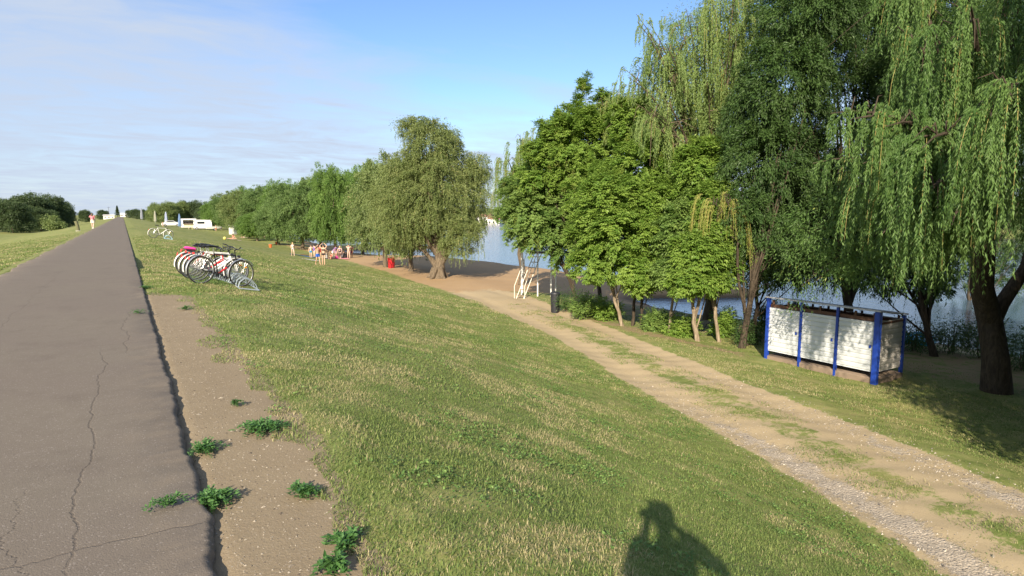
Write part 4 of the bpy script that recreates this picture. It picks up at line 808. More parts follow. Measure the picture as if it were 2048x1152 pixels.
def bike(loc, heading, pitch, label, group, frame=WHITE, accent=RED, guard=WHITE, fork=None, ladies=False, pink=False, lean=0.04, carrier=True, saddle=BLACKP):
    """local axes: +x forward, z up, origin at the rear tyre's contact point"""
    R = .345; WB = 1.06; fork = fork or frame
    root = empty('bicycle', loc, 0, label, 'bicycle', group); root.rotation_euler = Matrix.to_euler(Matrix.Rotation(heading, 3, 'Z') @ Matrix.Rotation(-pitch, 3, 'Y') @ Matrix.Rotation(lean, 3, 'X'))
    rh = Vector((0, 0, R)); fh = Vector((WB, 0, R)); bb = Vector((.44, 0, .285)); st = Vector((.27, 0, .80)); ht = Vector((.83, 0, .80)); hb = Vector((.88, 0, .66))
    b = MB(); b.tube([bb, hb], .030 if frame is not BLACKM else .022, 8); b.tube([bb, st], .0155, 8); b.tube([ht + (ht - hb) * .1, hb], .019, 8)
    if ladies: b.tube([bb + (st - bb) * .45, ht + Vector((-.0, 0, -.03))], .016, 8)
    else: b.tube([st + Vector((.01, 0, -.03)), ht + Vector((0, 0, -.01))], .0165, 8)
    for s in (-1, 1):
        b.tube([bb + Vector((-.02, s * .03, 0)), rh + Vector((0, s * .062, 0))], .009, 6); b.tube([st + Vector((0, s * .02, -.05)), rh + Vector((0, s * .062, 0))], .008, 6)
    b.cyl(bb + Vector((0, -.035, 0)), bb + Vector((0, .035, 0)), .024, 10); b.build('frame', frame, root)
    b = MB(); b.tube([hb + Vector((.01, 0, -.01)), hb + Vector((.025, 0, -.05))], .020, 8)
    for s in (-1, 1): b.tube([hb + Vector((.02, s * .045, -.045)), Vector((WB - .05, s * .055, R + .18)), fh + Vector((0, s * .055, 0))], [.014, .012, .009], 7)
    b.build('fork', fork, root)
    for c in (rh, fh):
        wb = MB(); wb.disc_wheel(tuple(c), R - .035, .009, 44, 6); wb.cyl(c + Vector((0, -.045, 0)), c + Vector((0, .045, 0)), .018, 8)
        for k in range(28):
            a = 2 * math.pi * k / 28; e = c + Vector((math.cos(a), 0, math.sin(a))) * (R - .04); s = 1 if k % 2 else -1; a2 = a + .5 * (1 if k % 4 < 2 else -1)
            wb.tube([c + Vector((math.cos(a2) * .018, s * .03, math.sin(a2) * .018)), e], .0022, 3, caps=False)
        if c is rh:
            for rr_, yy in ((.045, .04), (.036, .046), (.028, .052)): wb.cyl(c + Vector((0, -yy - .004, 0)), c + Vector((0, -yy, 0)), rr_, 16)
        wo_ = wb.build('wheel', ALU, root); t_ = MB(); t_.disc_wheel(tuple(c), R - .017, .0185, 48, 8); t_.build('tyre', RUBBER, wo_)
        if c is fh: MB().box(c + Vector((.10, 0, .17)), (.06, .012, .035)).build('spoke_reflector', AMBER, wo_)
    for c, a0, a1 in ((rh, rad(35), rad(200)), (fh, rad(35), rad(205))):
        b = MB(); n = 16; vs = []; fs = []
        for i in range(n + 1):
            a = a0 + (a1 - a0) * i / n
            for yy, dr in ((-.028, .0), (-.02, .012), (.02, .012), (.028, 0)): q = R + .022 + dr; vs.append(Vector(c) + Vector((math.cos(a) * q, yy, math.sin(a) * q)))
        for i in range(n):
            for k in range(3): fs.append((i * 4 + k, i * 4 + k + 1, i * 4 + k + 5, i * 4 + k + 4))
        b.add(vs, fs); a = (a0 * .3 + a1 * .7)
        for s in (-1, 1): b.tube([Vector(c) + Vector((math.cos(a) * (R + .025), s * .03, math.sin(a) * (R + .025))), Vector(c) + Vector((0, s * .058, 0))], .0025, 4)
        b.build('mudguard', guard, root)
    b = MB(); b.tube([st, st + Vector((-.045, 0, .14))], .0125, 8); b.build('seat_post', ALU, root)
    b = MB(); sx, sz = st.x - .05, st.z + .16; prof = [(-.13, .075, .012), (-.10, .085, .03), (-.02, .065, .03), (.06, .028, .025), (.14, .018, .02), (.155, .012, .0)]; vs = []; fs = []
    for (px_, hw, h) in prof:
        for a in range(8): q = a * math.pi / 4; vs.append((sx + px_, math.cos(q) * hw, sz + math.sin(q) * h))
    for i in range(5):
        for k in range(8): fs.append((i * 8 + k, i * 8 + (k + 1) % 8, i * 8 + 8 + (k + 1) % 8, i * 8 + 8 + k))
    fs += [tuple(range(8)), tuple(range(40, 48))]; b.add(vs, fs); b.build('saddle', saddle, root)
    top = ht + Vector((-.03, 0, .12)); b = MB(); b.tube([ht, top], .014, 8); b.tube([top, top + Vector((.07, 0, .035))], .013, 8); b.build('stem', BLACKM, root)
    hc = top + Vector((.07, 0, .035)); b = MB(); b.tube([hc + Vector((-.10, -.31, .05)), hc + Vector((-.04, -.2, .045)), hc + Vector((0, -.06, 0)), hc + Vector((0, .06, 0)), hc + Vector((-.04, .2, .045)), hc + Vector((-.10, .31, .05))], .0115, 8); hbz = b.build('handlebar', BLACKM, root)
    for s in (-1, 1):
        MB().tube([hc + Vector((-.062, s * .225, .047)), hc + Vector((-.105, s * .32, .051))], .0165, 8).build('grip', BLACKP, hbz)
        MB().tube([hc + Vector((-.03, s * .17, .035)), hc + Vector((.02, s * .2, .02)), hc + Vector((-.03, s * .29, .03))], .006, 5).build('brake_lever', ALU, hbz)
    b = MB()
    for s in (-1, 1): b.tube([hc + Vector((.02, s * .17, .02)), hc + Vector((.14, s * .10, -.0)), hc + Vector((.10, s * .02, -.14)), hb + Vector((.0, s * .02, .0))], .003, 4)
    b.build('brake_cable', BLACKP, root)
    b = MB(); b.disc_wheel((bb.x, -.055, bb.z), .082, .006, 28, 5)
    for k in range(4): a = k * math.pi / 2; b.tube([bb + Vector((0, -.055, 0)), bb + Vector((math.cos(a) * .08, -.055, math.sin(a) * .08))], .007, 5)
    a = rad(-20); c1 = bb + Vector((math.cos(a) * .17, -.075, math.sin(a) * .17)); c2 = bb - Vector((math.cos(a) * .17, -.075, math.sin(a) * .17))
    b.tube([bb + Vector((0, -.065, 0)), c1], .011, 6); b.tube([bb + Vector((0, .06, 0)), c2], .011, 6); ck = b.build('crank', BLACKM, root)
    for c in (c1 + Vector((0, -.045, 0)), c2 + Vector((0, .045, 0))): MB().box(c, (.09, .08, .022), 0, .005).build('pedal', BLACKP, ck)
    b = MB(); b.tube([bb + Vector((0, -.055, .082)), rh + Vector((0, -.048, .045)), rh + Vector((-.045, -.048, 0)), rh + Vector((0, -.048, -.045)), bb + Vector((0, -.055, -.082))], .005, 5); b.build('chain', BLACKP, root)
    if carrier:
        b = MB(); z = R * 2 + .075
        for yy in (-.06, 0, .06): b.tube([(.20, yy * .6, z), (-.22, yy, z)], .005, 5)
        b.tube([(-.22, -.06, z), (-.22, .06, z)], .005, 5)
        for s in (-1, 1): b.tube([(-.10, s * .06, z), (0, s * .066, R)], .005, 5)
        b.build('carrier', BLACKM, root); MB().box((-.235, 0, z - .03), (.02, .10, .045), 0, .005).build('rear_reflector', REFL, root)
        if pink: MB().box((-.02, 0, z + .045), (.32, .2, .085), 0, .035).build('cloth_bundle', PINK, root)
    MB().box((-R * .86 - .03, 0, R + .26), (.012, .05, .08), 0, .004).build('tail_light', REFL, root)
    b = MB(); b.cyl(Vector((WB - .16, 0, .78)), Vector((WB - .10, 0, .77)), .024, 10, .035); b.build('headlamp', BLACKP, root)
    b = MB(); b.tube([(.30, .03, .30), (.18, .16, .02)], .007, 5); b.build('kickstand', BLACKM, root); return root
BG = 'bicycles parked in the rack beside the path'
spec = [((401, 568), dict(frame=BLACKM, accent=RED, guard=ALU, fork=BLACKM), 'nearest parked bicycle, black frame with red accents and an amber spoke reflector'),
        ((381, 551), dict(frame=WHITE, guard=WHITE), 'white bicycle directly behind the nearest black one in the rack'),
        ((372, 545), dict(frame=WHITE, guard=ALU, fork=BLACKM), 'white framed bicycle with dark fork, third in the rack'),
        ((362, 538), dict(frame=RED, guard=WHITE), 'red framed bicycle among the white ones in the rack'),
        ((357, 533), dict(frame=WHITE, guard=WHITE, pink=True), 'bicycle with a bright pink bundle on its carrier'),
        ((352, 529), dict(frame=BLACKM, guard=ALU, carrier=True), 'last dark bicycle at the far end of the rack')]
for i, (pp, kw, lb) in enumerate(spec):
    p = G(*pp); y_ = [17.0, 18.3, 19.0, 20.1, 20.7, 21.9][i]; x_ = 1.50 + .05 * (i % 2); h_ = rad([17, 14, 11, 15, 9, 12][i]); z0 = hz(x_, y_); x2, y2 = x_ + 1.06 * math.cos(h_), y_ + 1.06 * math.sin(h_)
    if i == 0: x2, y2 = x_ + 1.0, y_ + .4
    hd = math.atan2(y2 - y_, x2 - x_); x2, y2 = x_ + 1.06 * math.cos(hd), y_ + 1.06 * math.sin(hd)
    q_ = [1, .97, 1.03, .96, 1.02, .98][i]; bike((x_, y_, z0), hd, math.atan2(hz(x2, y2) - z0, 1.06), lb, BG, lean=[.04, -.05, .09, .02, -.07, .06][i], **kw).scale = (q_, q_, q_)
if True:   # red lower stays of the nearest bicycle
    root = [o for o in COL.objects if o.name == 'bicycle'][0]; b = MB(); b.tube([Vector((.455, -.003, .305)), Vector((.64, -.003, .463))], .0235, 8); b.build('frame_decal', RED, root)
def rack(x0, y0, n, step, label, ang=0.0, mat=STEEL, wdt=.55):
    z0 = hz(x0, y0); root = empty('bicycle_rack', (x0, y0, z0), 0, label, 'bicycle rack'); ca, sa = math.cos(ang), math.sin(ang); L_ = n * step
    def W(u, v, h): X_, Y_ = x0 + u * ca - v * sa, y0 + u * sa + v * ca; return Vector((X_ - x0, Y_ - y0, hz(X_, Y_) - z0 + h))
    b = MB()
    for u in (-wdt / 2, wdt / 2): b.tube([W(u, L_ * q / 6, .03) for q in range(7)], .017, 8)
    for v in (0, L_): b.tube([W(-wdt / 2, v, .03), W(wdt / 2, v, .03)], .017, 8)
    b.build('base_rail', mat, root)
    for k in range(n):
        for dv in (-.035, .035):
            v = step * (k + .5) + dv; MB().tube([W(-wdt / 2, v, .03), W(-wdt / 2 + .04, v, .17), W(-.08, v, .27), W(.08, v, .27), W(wdt / 2 - .04, v, .15), W(wdt / 2, v, .03)], .008, 6).build('wheel_hoop', mat, root)
    return root
rack(2.60, 16.75, 16, .37, 'long galvanised bicycle rack with wheel hoops on the slope', rad(1), wdt=.46)
p = G(306, 476); x_, y_ = p.x, p.y; hd = rad(18); x2, y2 = x_ + 1.06 * math.cos(hd), y_ + 1.06 * math.sin(hd)
bike((x_, y_, hz(x_, y_)), hd, math.atan2(hz(x2, y2) - hz(x_, y_), 1.06), 'lone white bicycle standing farther down the path', None, frame=WHITE, guard=WHITE, carrier=False)
rack(x_ + 1.0, y_ - .5, 4, .45, 'short pale blue bicycle rack under the lone white bicycle', 0, plain('pale_blue_paint', (.35, .55, .62), .5), .5)
# ================================================================ changing cabin
def cabin():
    X0, X1, Y0, Y1 = 18.25, 19.65, 9.5, 13.1; zb = min(hz(X0, Y0), hz(X0, Y1)) ; root = empty('changing_cabin', (X0, Y0, zb), 0, 'white sheet metal changing cabin with bright blue posts under the willow', 'changing cabin')
    O_ = Vector((X0, Y0, zb)); W_, L_ = X1 - X0, Y1 - Y0; SID = sidemat(); b = MB()
    def post(x, y, w_, h, r=0): m = MB(); m.box((x, y, (h - .3) / 2), (w_, w_, h + .3), 0, .006); return m.build('post', BLUEP, root)
    post(-.03, 0, .15, 2.12); post(-.02, L_ / 3, .08, 2.1); post(-.02, 2 * L_ / 3, .08, 2.1); post(-.02, L_, .11, 2.12); post(W_, 0, .09, 1.9); post(W_, L_, .09, 1.9)
    def ribbed(x0, y0, x1, y1, z0, z1, out, pitch=.148, d=.018):
        m = MB(); dv = Vector((x1 - x0, y1 - y0, 0)); nrm = Vector((dv.y, -dv.x, 0)).normalized() * out; z = z0; prof = []
        while z < z1 - .01: prof += [(z, 0), (min(z + .004, z1), -d), (min(z + .03, z1), -d * .9), (min(z + .055, z1), 0)]; z += pitch
        prof.append((z1, 0)); vs = []; fs = []
        for zz, dd in prof:
            for e, th in ((0, dd), (1, dd)): q = Vector((x0, y0, zz)) + dv * e + nrm * th; vs.append(q)
        k = len(prof)
        for zz, dd in prof:
            for e in (0, 1): vs.append(Vector((x0, y0, zz)) + dv * e - nrm * (.03))
        for i in range(k - 1): fs.append((2 * i, 2 * i + 1, 2 * i + 3, 2 * i + 2)); fs.append((2 * k + 2 * i, 2 * k + 2 * i + 2, 2 * k + 2 * i + 3, 2 * k + 2 * i + 1)); fs.append((2 * i, 2 * i + 2, 2 * k + 2 * i + 2, 2 * k + 2 * i)); fs.append((2 * i + 1, 2 * k + 2 * i + 1, 2 * k + 2 * i + 3, 2 * i + 3))
        m.add(vs, fs); return m
    zl, zh = .34, 1.80
    for k in range(3):
        y0 = L_ * k / 3 + (.085 if k == 0 else .045); y1 = L_ * (k + 1) / 3 - .05
        d = ribbed(-.035, y1, -.035, y0, zl, zh, -1 if False else 1).build('door', SID, root, smooth=False)
        MB().box((-.05, y0 + .09, 1.08), (.03, .055, .09), 0, .004).build('lock_plate', BLUEP, d)
    ribbed(.05, 0, W_ - .05, 0, zl, zh + .02, 1).build('side_wall', SIDP, root, smooth=False)
    ribbed(W_ - .05, L_, .05, L_, zl, zh + .02, 1).build('side_wall', SIDP, root, smooth=False)
    ribbed(W_, .05, W_, L_ - .05, zl, zh, 1).build('rear_wall', SIDP, root, smooth=False)
    for k in (1, 2): MB().box((W_ / 2, L_ * k / 3, 1.07), (W_ - .1, .03, 1.46)).build('partition', SIDP, root)
    b = MB(); 
    for y in (0, L_ / 3, L_ * 2 / 3, L_): b.box((W_ / 2, y + (.02 if y == 0 else 0), 1.76), (W_ - .1, .05, .07))
    for x, zz in ((.03, 1.865), (W_ - .03, 1.72)): b.box((x, L_ / 2, zz), (.05, L_ - .05, .10))
    for x in (.03, W_ - .03):
        for k in range(7): b.box((x, .14 + (L_ - .28) * k / 6, 1.99 if x < .5 else 1.825), (.045, .06, .14 if x < .5 else .12))
    b.build('wooden_frame', BROWNW, root)
    r_ = MB(); r_.m = Matrix.Translation((W_ / 2 - .03, L_ / 2, 2.045)) @ Matrix.Rotation(rad(7.5), 4, 'Y'); r_.box((0, 0, 0), (W_ + .16, L_ + .2, .05), 0, .006); r_.build('roof', plain('roof_sheet', (.42, .42, .43), .5, .3, .2), root)
    MB().tube([(-.02, L_ + .06, 1.9), (-.02, L_ + .06, 2.62)], .014, 6).build('metal_rod', BLACKM, root)
    MB().box((W_ / 2, L_ / 2, .02), (W_ + .1, L_ + .1, .30), 0, .02).build('base_slab', plain('old_concrete', (.24, .18, .13), .9, 0, .3, 5, .3), root); return root
def sidemat():
    m, t = nodes_of('white_siding'); g = NT(t); v = g.obj(); n = g.noise(v, 2.2, 5, .6); n2 = g.noise(g.scale(v, (14, 14, 1)), 1.5, 4, .6)
    c = g.mix(n, (.50, .53, .55), (.63, .65, .66)); c = g.mix(g.math('MULTIPLY', g.ramp(n2, .55, .8), .25), c, (.42, .38, .32)); g.principled(c, .45, .0, bump=n, bstr=.1, spec=.5); MATS['white_siding'] = m; return m
SIDP = plain('weathered_side_panel', (.48, .46, .42), .6, 0, .25, 7, .2)
cabin()
# ================================================================ white lifeguard tower with ladder, bins
def ladder_tower():
    p = G(1036, 597); root = empty('lifeguard_tower', p, 0, 'white steel lookout tower with a steep ladder and handrails on the sand', 'tower'); d0 = p.x * math.sin(YAW) + p.y * math.cos(YAW); R3 = Vector((math.cos(YAW), -math.sin(YAW), 0)); F3 = Vector((math.sin(YAW), math.cos(YAW), 0)); k = d0 / F_PX
    wm = plain('cream_white_paint', (.70, .66, .56), .5, 0, .2, 5); wd = BROWNW
    def Q(rx, h, f): q = R3 * rx + F3 * f; return Vector((q.x, q.y, h))
    H_ = 2.55; top = Q(.95, H_, .75); b0 = Q(-.10, 0, 0); wv = Q(.42, 0, -.12); 
    up = Vector((top.x - b0.x, top.y - b0.y, H_))
    for s, nm in ((0, 'stringer'), (1, 'stringer')): MB().tube([b0 + wv * s, b0 + wv * s + up], .028, 8).build(nm, wm, root)
    for i in range(8): q = (i + .6) / 8.2; c = b0 + up * q + wv * .5; MB().box(c, (.17, wv.length - .02, .028), math.atan2(wv.y, wv.x) + math.pi / 2, .004).build('step', plain('tread_wood', (.20, .15, .11), .8), root)
    for s in (-.25, 1.15):
        st = b0 + wv * s; m = MB(); m.tube([st + Vector((0, 0, 0)), st + Vector((0, 0, .72)), st + up * .42 + Vector((0, 0, .80)), st + up + Vector((0, 0, .85))], .02, 7); m.tube([st + up * .55, st + up * .55 + Vector((0, 0, .80))], .016, 6); m.build('handrail', wm, root)
    for rx, f in ((.22, .9), (1.15, .5), (1.95, .9), (2.3, 2.0), (.3, 2.2)): zq = hz(p.x + Q(rx, 0, f).x, p.y + Q(rx, 0, f).y) - p.z; MB().tube([Q(rx, zq - .2, f), Q(rx, H_ + .9, f)], .042, 8).build('post', WHITE, root)
    m = MB(); m.box(Q(1.5, H_ + .02, 1.45), (1.75, 1.5, .07), -YAW, .01); m.build('platform', wd, root)
    m = MB(); pts = [Q(.22, H_ + .9, .9), Q(.3, H_ + .9, 2.2), Q(2.3, H_ + .9, 2.0), Q(1.95, H_ + .9, .9)]; m.tube(pts, .022, 7); m.build('guard_rail', wm, root)
ladder_tower()
def bin_(p, label, mat, h, r, lid=None):
    root = empty('litter_bin', p, 0, label, 'bin'); MB().lathe([(r * .82, -.03), (r * .86, .02), (r, h * .86), (r * 1.07, h * .87), (r * 1.07, h * .90), (r, h * .90), (r * .93, h * .88), (r * .8, h * .5)], 20).build('barrel', mat, root)
    MB().lathe([(r * 1.06, h * .905), (r * 1.09, h * .93), (r * .95, h), (r * .3, h * 1.04), (.01, h * 1.045)], 20).build('lid', lid or mat, root); return root
bin_(G(1110, 625), 'tall black litter bin under the foliage right of the ladder tower', GREYPL, 1.0, .23)
bin_(G(783, 536), 'small red litter bin standing against a pale willow trunk', RED, .92, .33, RED)
for pp, lb in (((541, 495), 'nearer orange bucket on the mown slope below the willows'), ((553, 489), 'farther orange bucket, on bare earth behind the nearer one')):
    root = empty('bucket', G(*pp), 0, lb, 'bucket', 'orange buckets'); MB().lathe([(.14, 0), (.16, .02), (.19, .36), (.21, .36), (.21, .39), (.18, .39), (.14, .1)], 16).build('pail', plain('orange_plastic', (.75, .13, .03), .5), root)
    MB().tube([(.20, 0, .36), (.15, 0, .48), (0, 0, .53), (-.15, 0, .48), (-.20, 0, .36)], .012, 5).build('handle', STEEL, root)
# crooked marker post in the grass left of the path
root = empty('marker_post', G(157, 462), 0, 'short crooked weathered post in the grass left of the path', 'post'); b = MB(); b.tube([(0, 0, -.2), (-.05, 0, .5), (-.18, .0, 1.02), (-.19, 0, 1.06)], [.17, .155, .15, .12], 10); b.build('shaft', plain('mossy_wood', (.13, .13, .065), .9, 0, .4), root); MB().lathe([(.26, -.03), (.26, .03), (.2, .05)], 12).build('foot', plain('pale_concrete', (.42, .40, .34), .9), root)
# fallen pole by the forked trunk, inflatables by the water
a, c = G(1402, 663), G(1432, 652); b = MB(); b.tube([a + Vector((0, 0, .03)), (a + c) / 2 + Vector((0, 0, .25)), c + Vector((0, 0, .55))], [.022, .02, .014], 6); tag(b.build('fallen_stick', BK2), 'thin pale pole lying propped in the grass beside the forked sunlit trunk', 'stick')
def dinghy(p, rz, L_, label, mat):
    root = empty('inflatable_boat', p, rz, label, 'inflatable boat', 'inflatables at the shore'); pts = []
    for i in range(28): a = 2 * math.pi * i / 28; pts.append((L_ / 2 * math.cos(a) * (1 + .1 * math.cos(a)), .42 * math.sin(a), .16 + .06 * max(0, math.cos(a))))
    MB().tube(pts, .15, 10, closed=True).build('tube', mat, root); MB().box((0, 0, .08), (L_ * .8, .6, .04), 0, .01).build('floor', plain('white_vinyl', (.6, .7, .75), .4), root); MB().box((-.1, 0, .2), (.2, .62, .08), 0, .03).build('bench', plain('white_vinyl', (.6, .7, .75), .4), root)
CY = plain('cyan_vinyl', (.02, .30, .50), .35); dinghy(G(1838, 688), .4, 1.5, 'larger cyan inflatable boat at the water edge behind the cabin', CY); dinghy(G(1808, 685), 1.2, 1.0, 'smaller cyan inflatable half hidden by the cabin corner', CY)
# ================================================================ weeds growing in the bare strip
WEED = leafmat('weed_leaf', (.050, .140, .035), (.120, .240, .070), (.14, .30, .06), .25)
for i, (px, py, rr_, n, lb) in enumerate([(525, 862, .20, 420, 'bushy weed at the inner edge of the bare strip, level with the lawn'), (408, 906, .15, 240, 'small flat weed in the middle of the bare strip'), (422, 1010, .16, 380, 'largest weed spilling over the broken asphalt edge'), (338, 1052, .10, 90, 'thin line of weed in the cross crack of the path'), (290, 578, .20, 200, 'weed tuft at the path edge where the bare strip ends'), (279, 640, .16, 90, 'sparse weed in the asphalt crack near the path edge'), (605, 992, .09, 120, 'small weed right of the largest one, on the bare strip'), (690, 1096, .12, 150, 'leafy clump at the corner of the lawn in the foreground'), (470, 812, .08, 90, 'tiny weed left of the bushy one'), (370, 620, .15, 150, 'low weed by the lawn edge near the bicycles'), (668, 1142, .09, 110, 'clump at the bottom edge of the photo beside the bare strip')]):
    r = np.random.default_rng(300 + i); p = G(px, py); 
    if p.x < .29: p.z = max(p.z, 0.0)
    root = empty('weed_plant', p, 0, lb, 'weed', 'weeds along the path'); st = MB()
    vs = []; va = []; lsz = [.030, .024, .028, .022, .026, .02, .034, .030, .022, .024, .036][i]
    for k in range(max(8, n // 8)):
        a = r.uniform(0, 6.28); ln = rr_ * r.uniform(.25, 1.05); q = np.linspace(.1, 1, 22); cx_, cy_ = math.cos(a), math.sin(a); zz = .012 + .05 * np.sin(q * 3.0) * r.uniform(.4, 1.2); P = np.stack([cx_ * ln * q * (1.0 if px != 338 else 1.3), cy_ * ln * q * (1.0 if px != 338 else .3), zz], 1) + r.standard_normal((22, 3)) * np.array([.008, .008, .004])
        st.tube([tuple(P[0]), tuple(P[8]), tuple(P[15]), tuple(P[21])], [.0025, .002, .0018, .001], 4); D_ = unit(np.stack([cx_ + r.standard_normal(22) * .9, cy_ + r.standard_normal(22) * .9, r.uniform(-.1, .7, 22)], 1)); U_ = unit(rdir(r, 22) * .4 + [0, 0, 1]); vs.append(leaf_quads(P, D_, U_, lsz * r.uniform(.6, 1.3, 22), lsz * .55, .1)); va.append(r.random(22))
    st.build('stem', WEED, root); quads_mesh('leaf_mass', np.concatenate(vs), WEED, root, np.concatenate(va))
# ================================================================ vehicles and stalls far down the meadow
GLASS = plain('dark_glass', (.02, .025, .03), .12); CREAM = plain('cream_panel', (.72, .60, .40), .6); DARKI = plain('dark_interior', (.03, .02, .02), .8); VANW = plain('vehicle_white', (.78, .78, .77), .3, 0, .05)
VH = -YAW + rad(31.9)
def wheel_at(root, x, y, r=.3, w_=.18):
    b = MB(); b.tube([(x, y - w_ / 2, r), (x, y + w_ / 2, r)], r, 18); o = b.build('wheel', RUBBER, root); MB().tube([(x, y - w_ / 2 - .012, r), (x, y + w_ / 2 + .012, r)], r * .55, 14).build('rim', ALU, o)
def P_(px, py): return G(px, py)
def kiosk():
    p = P_(378, 457); root = empty('snack_caravan', p, rad(-6), 'white snack caravan with its serving hatch open, left of the white van', 'caravan'); L_, H_, W_ = 3.5, 2.15, 2.0
    b = MB(); t = .06
    b.box((0, W_, H_ / 2 + .3), (L_, t, H_)); b.box((-L_ / 2, W_ / 2, H_ / 2 + .3), (t, W_, H_)); b.box((L_ / 2, W_ / 2, H_ / 2 + .3), (t, W_, H_)); b.box((0, W_ / 2, H_ + .3), (L_ + .1, W_ + .1, t)); b.box((0, W_ / 2, .3), (L_, W_, t))
    b.box((0, 0, .72), (L_ - .06, t, .84)); b.box((-L_ / 2 + .25, 0, 1.55), (.44, t, .82)); b.box((L_ / 2 - .35, 0, 1.55), (.64, t, .82)); b.box((0, 0, 2.2), (L_ - .06, t, .46)); b.build('body', VANW, root)
    MB().box((-.05, .5, 1.3), (2.7, .1, .5)).build('interior_counter', DARKI, root); MB().box((-.15, -.22, 1.13), (2.3, .42, .05)).build('serving_shelf', CREAM, root)
    MB().box((-.1, -.045, .72), (2.2, .03, .55)).build('menu_panel', CREAM, root); b = MB(); b.add([(-1.3, -.04, 1.98), (1.1, -.04, 1.98), (1.1, -.75, 2.2), (-1.3, -.75, 2.2), (-1.3, -.04, 2.02), (1.1, -.04, 2.02), (1.1, -.75, 2.24), (-1.3, -.75, 2.24)], [(0, 1, 2, 3), (4, 5, 6, 7), (0, 1, 5, 4), (1, 2, 6, 5), (2, 3, 7, 6), (3, 0, 4, 7)]); b.build('hatch', VANW, root, smooth=False)
    wheel_at(root, 0.1, .08); wheel_at(root, .1, W_ - .1)
    for x in (-L_ / 2 + .1, L_ / 2 - .1): MB().box((x, .2, .12), (.08, .08, .5)).build('support_leg', STEEL, root)
    q = P_(381, 459); tb = empty('serving_table', q, 0, 'small cream table standing in front of the snack caravan', 'table'); MB().box((0, 0, .95), (.9, .5, .05), 0, .01).build('table_top', CREAM, tb)
    for x in (-.35, .35): MB().box((x, 0, .46), (.06, .3, .94)).build('leg', CREAM, tb)
kiosk()
def van():
    p = P_(406, 459.5); root = empty('camper_van', p, rad(-8), 'white camper van with one long dark window, parked beside the snack caravan', 'camper van'); L_ = 4.1
    prof = [(-2.05, .35), (-2.08, 1.0), (-1.75, 1.35), (-1.45, 2.35), (-1.3, 2.45), (1.95, 2.42), (2.05, 2.3), (2.05, .35)]; b = MB(); b.prism(prof, 0, 1.95); b.build('body', VANW, root, smooth=False)
    for x0, x1 in ((-1.2, .45),): MB().box(((x0 + x1) / 2, -.01, 1.75), (x1 - x0, .05, .55), 0, .02).build('side_window', GLASS, root)
    b = MB(); b.add([(-1.80, .12, 1.38), (-1.80, 1.83, 1.38), (-1.48, 1.83, 2.3), (-1.48, .12, 2.3)], [(0, 1, 2, 3)]); b.build('windscreen', GLASS, root)
    for x in (-1.35, 1.3):
        for y in (.06, 1.89): wheel_at(root, x, y, .33)
    MB().box((0, -.015, .32), (4.0, .04, .12)).build('side_skirt', GREYPL, root); MB().box((-2.1, 1.0, .45), (.12, 1.9, .2), 0, .03).build('bumper', GREYPL, root)
van()
def car(px, py, rz, mat, label, s=1.0):
    p = P_(px, py); root = empty('parked_car', p, rz, label, 'car', 'cars behind the folded parasols'); root.scale = (s, s, s)
    prof = [(-2.1, .35), (-2.12, .78), (-1.95, .92), (-1.15, .98), (-.55, 1.40), (.75, 1.43), (1.55, 1.0), (2.05, .9), (2.12, .5), (2.05, .33)]; b = MB(); b.prism(prof, -.82, .82); b.build('body', mat, root, smooth=False)
    for y in (-.825, .825):
        b = MB(); b.prism([(-1.0, 1.0), (-.5, 1.33), (.7, 1.35), (1.3, 1.02)], y - .006, y + .006); b.build('side_window', GLASS, root, smooth=False)
    for (x0, z0, x1, z1, nm) in ((-1.17, 1.0, -.58, 1.39, 'windscreen'), (1.52, 1.03, .79, 1.42, 'rear_window')):
        b = MB(); e = .012 if x0 < 0 else -.012; b.add([(x0 - e, -.7, z0 + .012), (x0 - e, .7, z0 + .012), (x1 - e, .66, z1 + .012), (x1 - e, -.66, z1 + .012)], [(0, 1, 2, 3)]); b.build(nm, GLASS, root)
    for x in (-1.3, 1.3):
        for y in (-.76, .76): wheel_at(root, x, y, .31)
    for y in (-.6, .6): MB().ball((-2.08, y, .68), .12, sc=(.5, 1.2, .8)).build('headlight', CHROME, root)
car(343, 453, rad(175), VANW, 'white car parked left of the snack caravan, its side towards the path')
car(357, 451, rad(70), plain('silver_car_paint', (.5, .52, .54), .3, .4), 'pale silver car half hidden behind the white one', .95)
# boat trailer beyond the van, the white cubicle under the willows
p = P_(428, 461); root = empty('boat_trailer', p, 0, 'low white boat on a trailer right of the camper van', 'boat trailer'); b = MB(); vs = []
for x, hw, zb in ((-1.7, .75, .45), (-.5, .8, .42), (.8, .65, .45), (1.7, .05, .62)): vs += [(x, -hw, .95), (x, -hw * .7, zb), (x, hw * .7, zb), (x, hw, .95)]
fs = [(0, 1, 2, 3), (12, 15, 14, 13)] + [(4 * i + a, 4 * i + 4 + a, 4 * i + 4 + (a + 1) % 4, 4 * i + (a + 1) % 4) for i in range(3) for a in range(4)]; b.add(vs, fs); b.build('hull', VANW, root); b = MB(); b.box((0, 0, .36), (3.2, .1, .08)); b.box((.1, 0, .36), (.1, 1.3, .08)); b.build('trailer_frame', STEEL, root); wheel_at(root, .1, -.7, .26); wheel_at(root, .1, .7, .26)
p = P_(466, 469); root = empty('toilet_cubicle', p, .3, 'white cubicle with a dark door under the leaves of the willows', 'cubicle'); MB().box((0, 0, 1.0), (1.15, 1.1, 2.0), 0, .05).build('cabin_body', VANW, root); MB().box((.22, -.57, .95), (.55, .04, 1.7), 0, .01).build('door', plain('grey_door', (.25, .27, .28), .6), root); MB().box((0, 0, 2.06), (1.2, 1.15, .1), 0, .04).build('roof', plain('grey_door', (.25, .27, .28), .6), root)
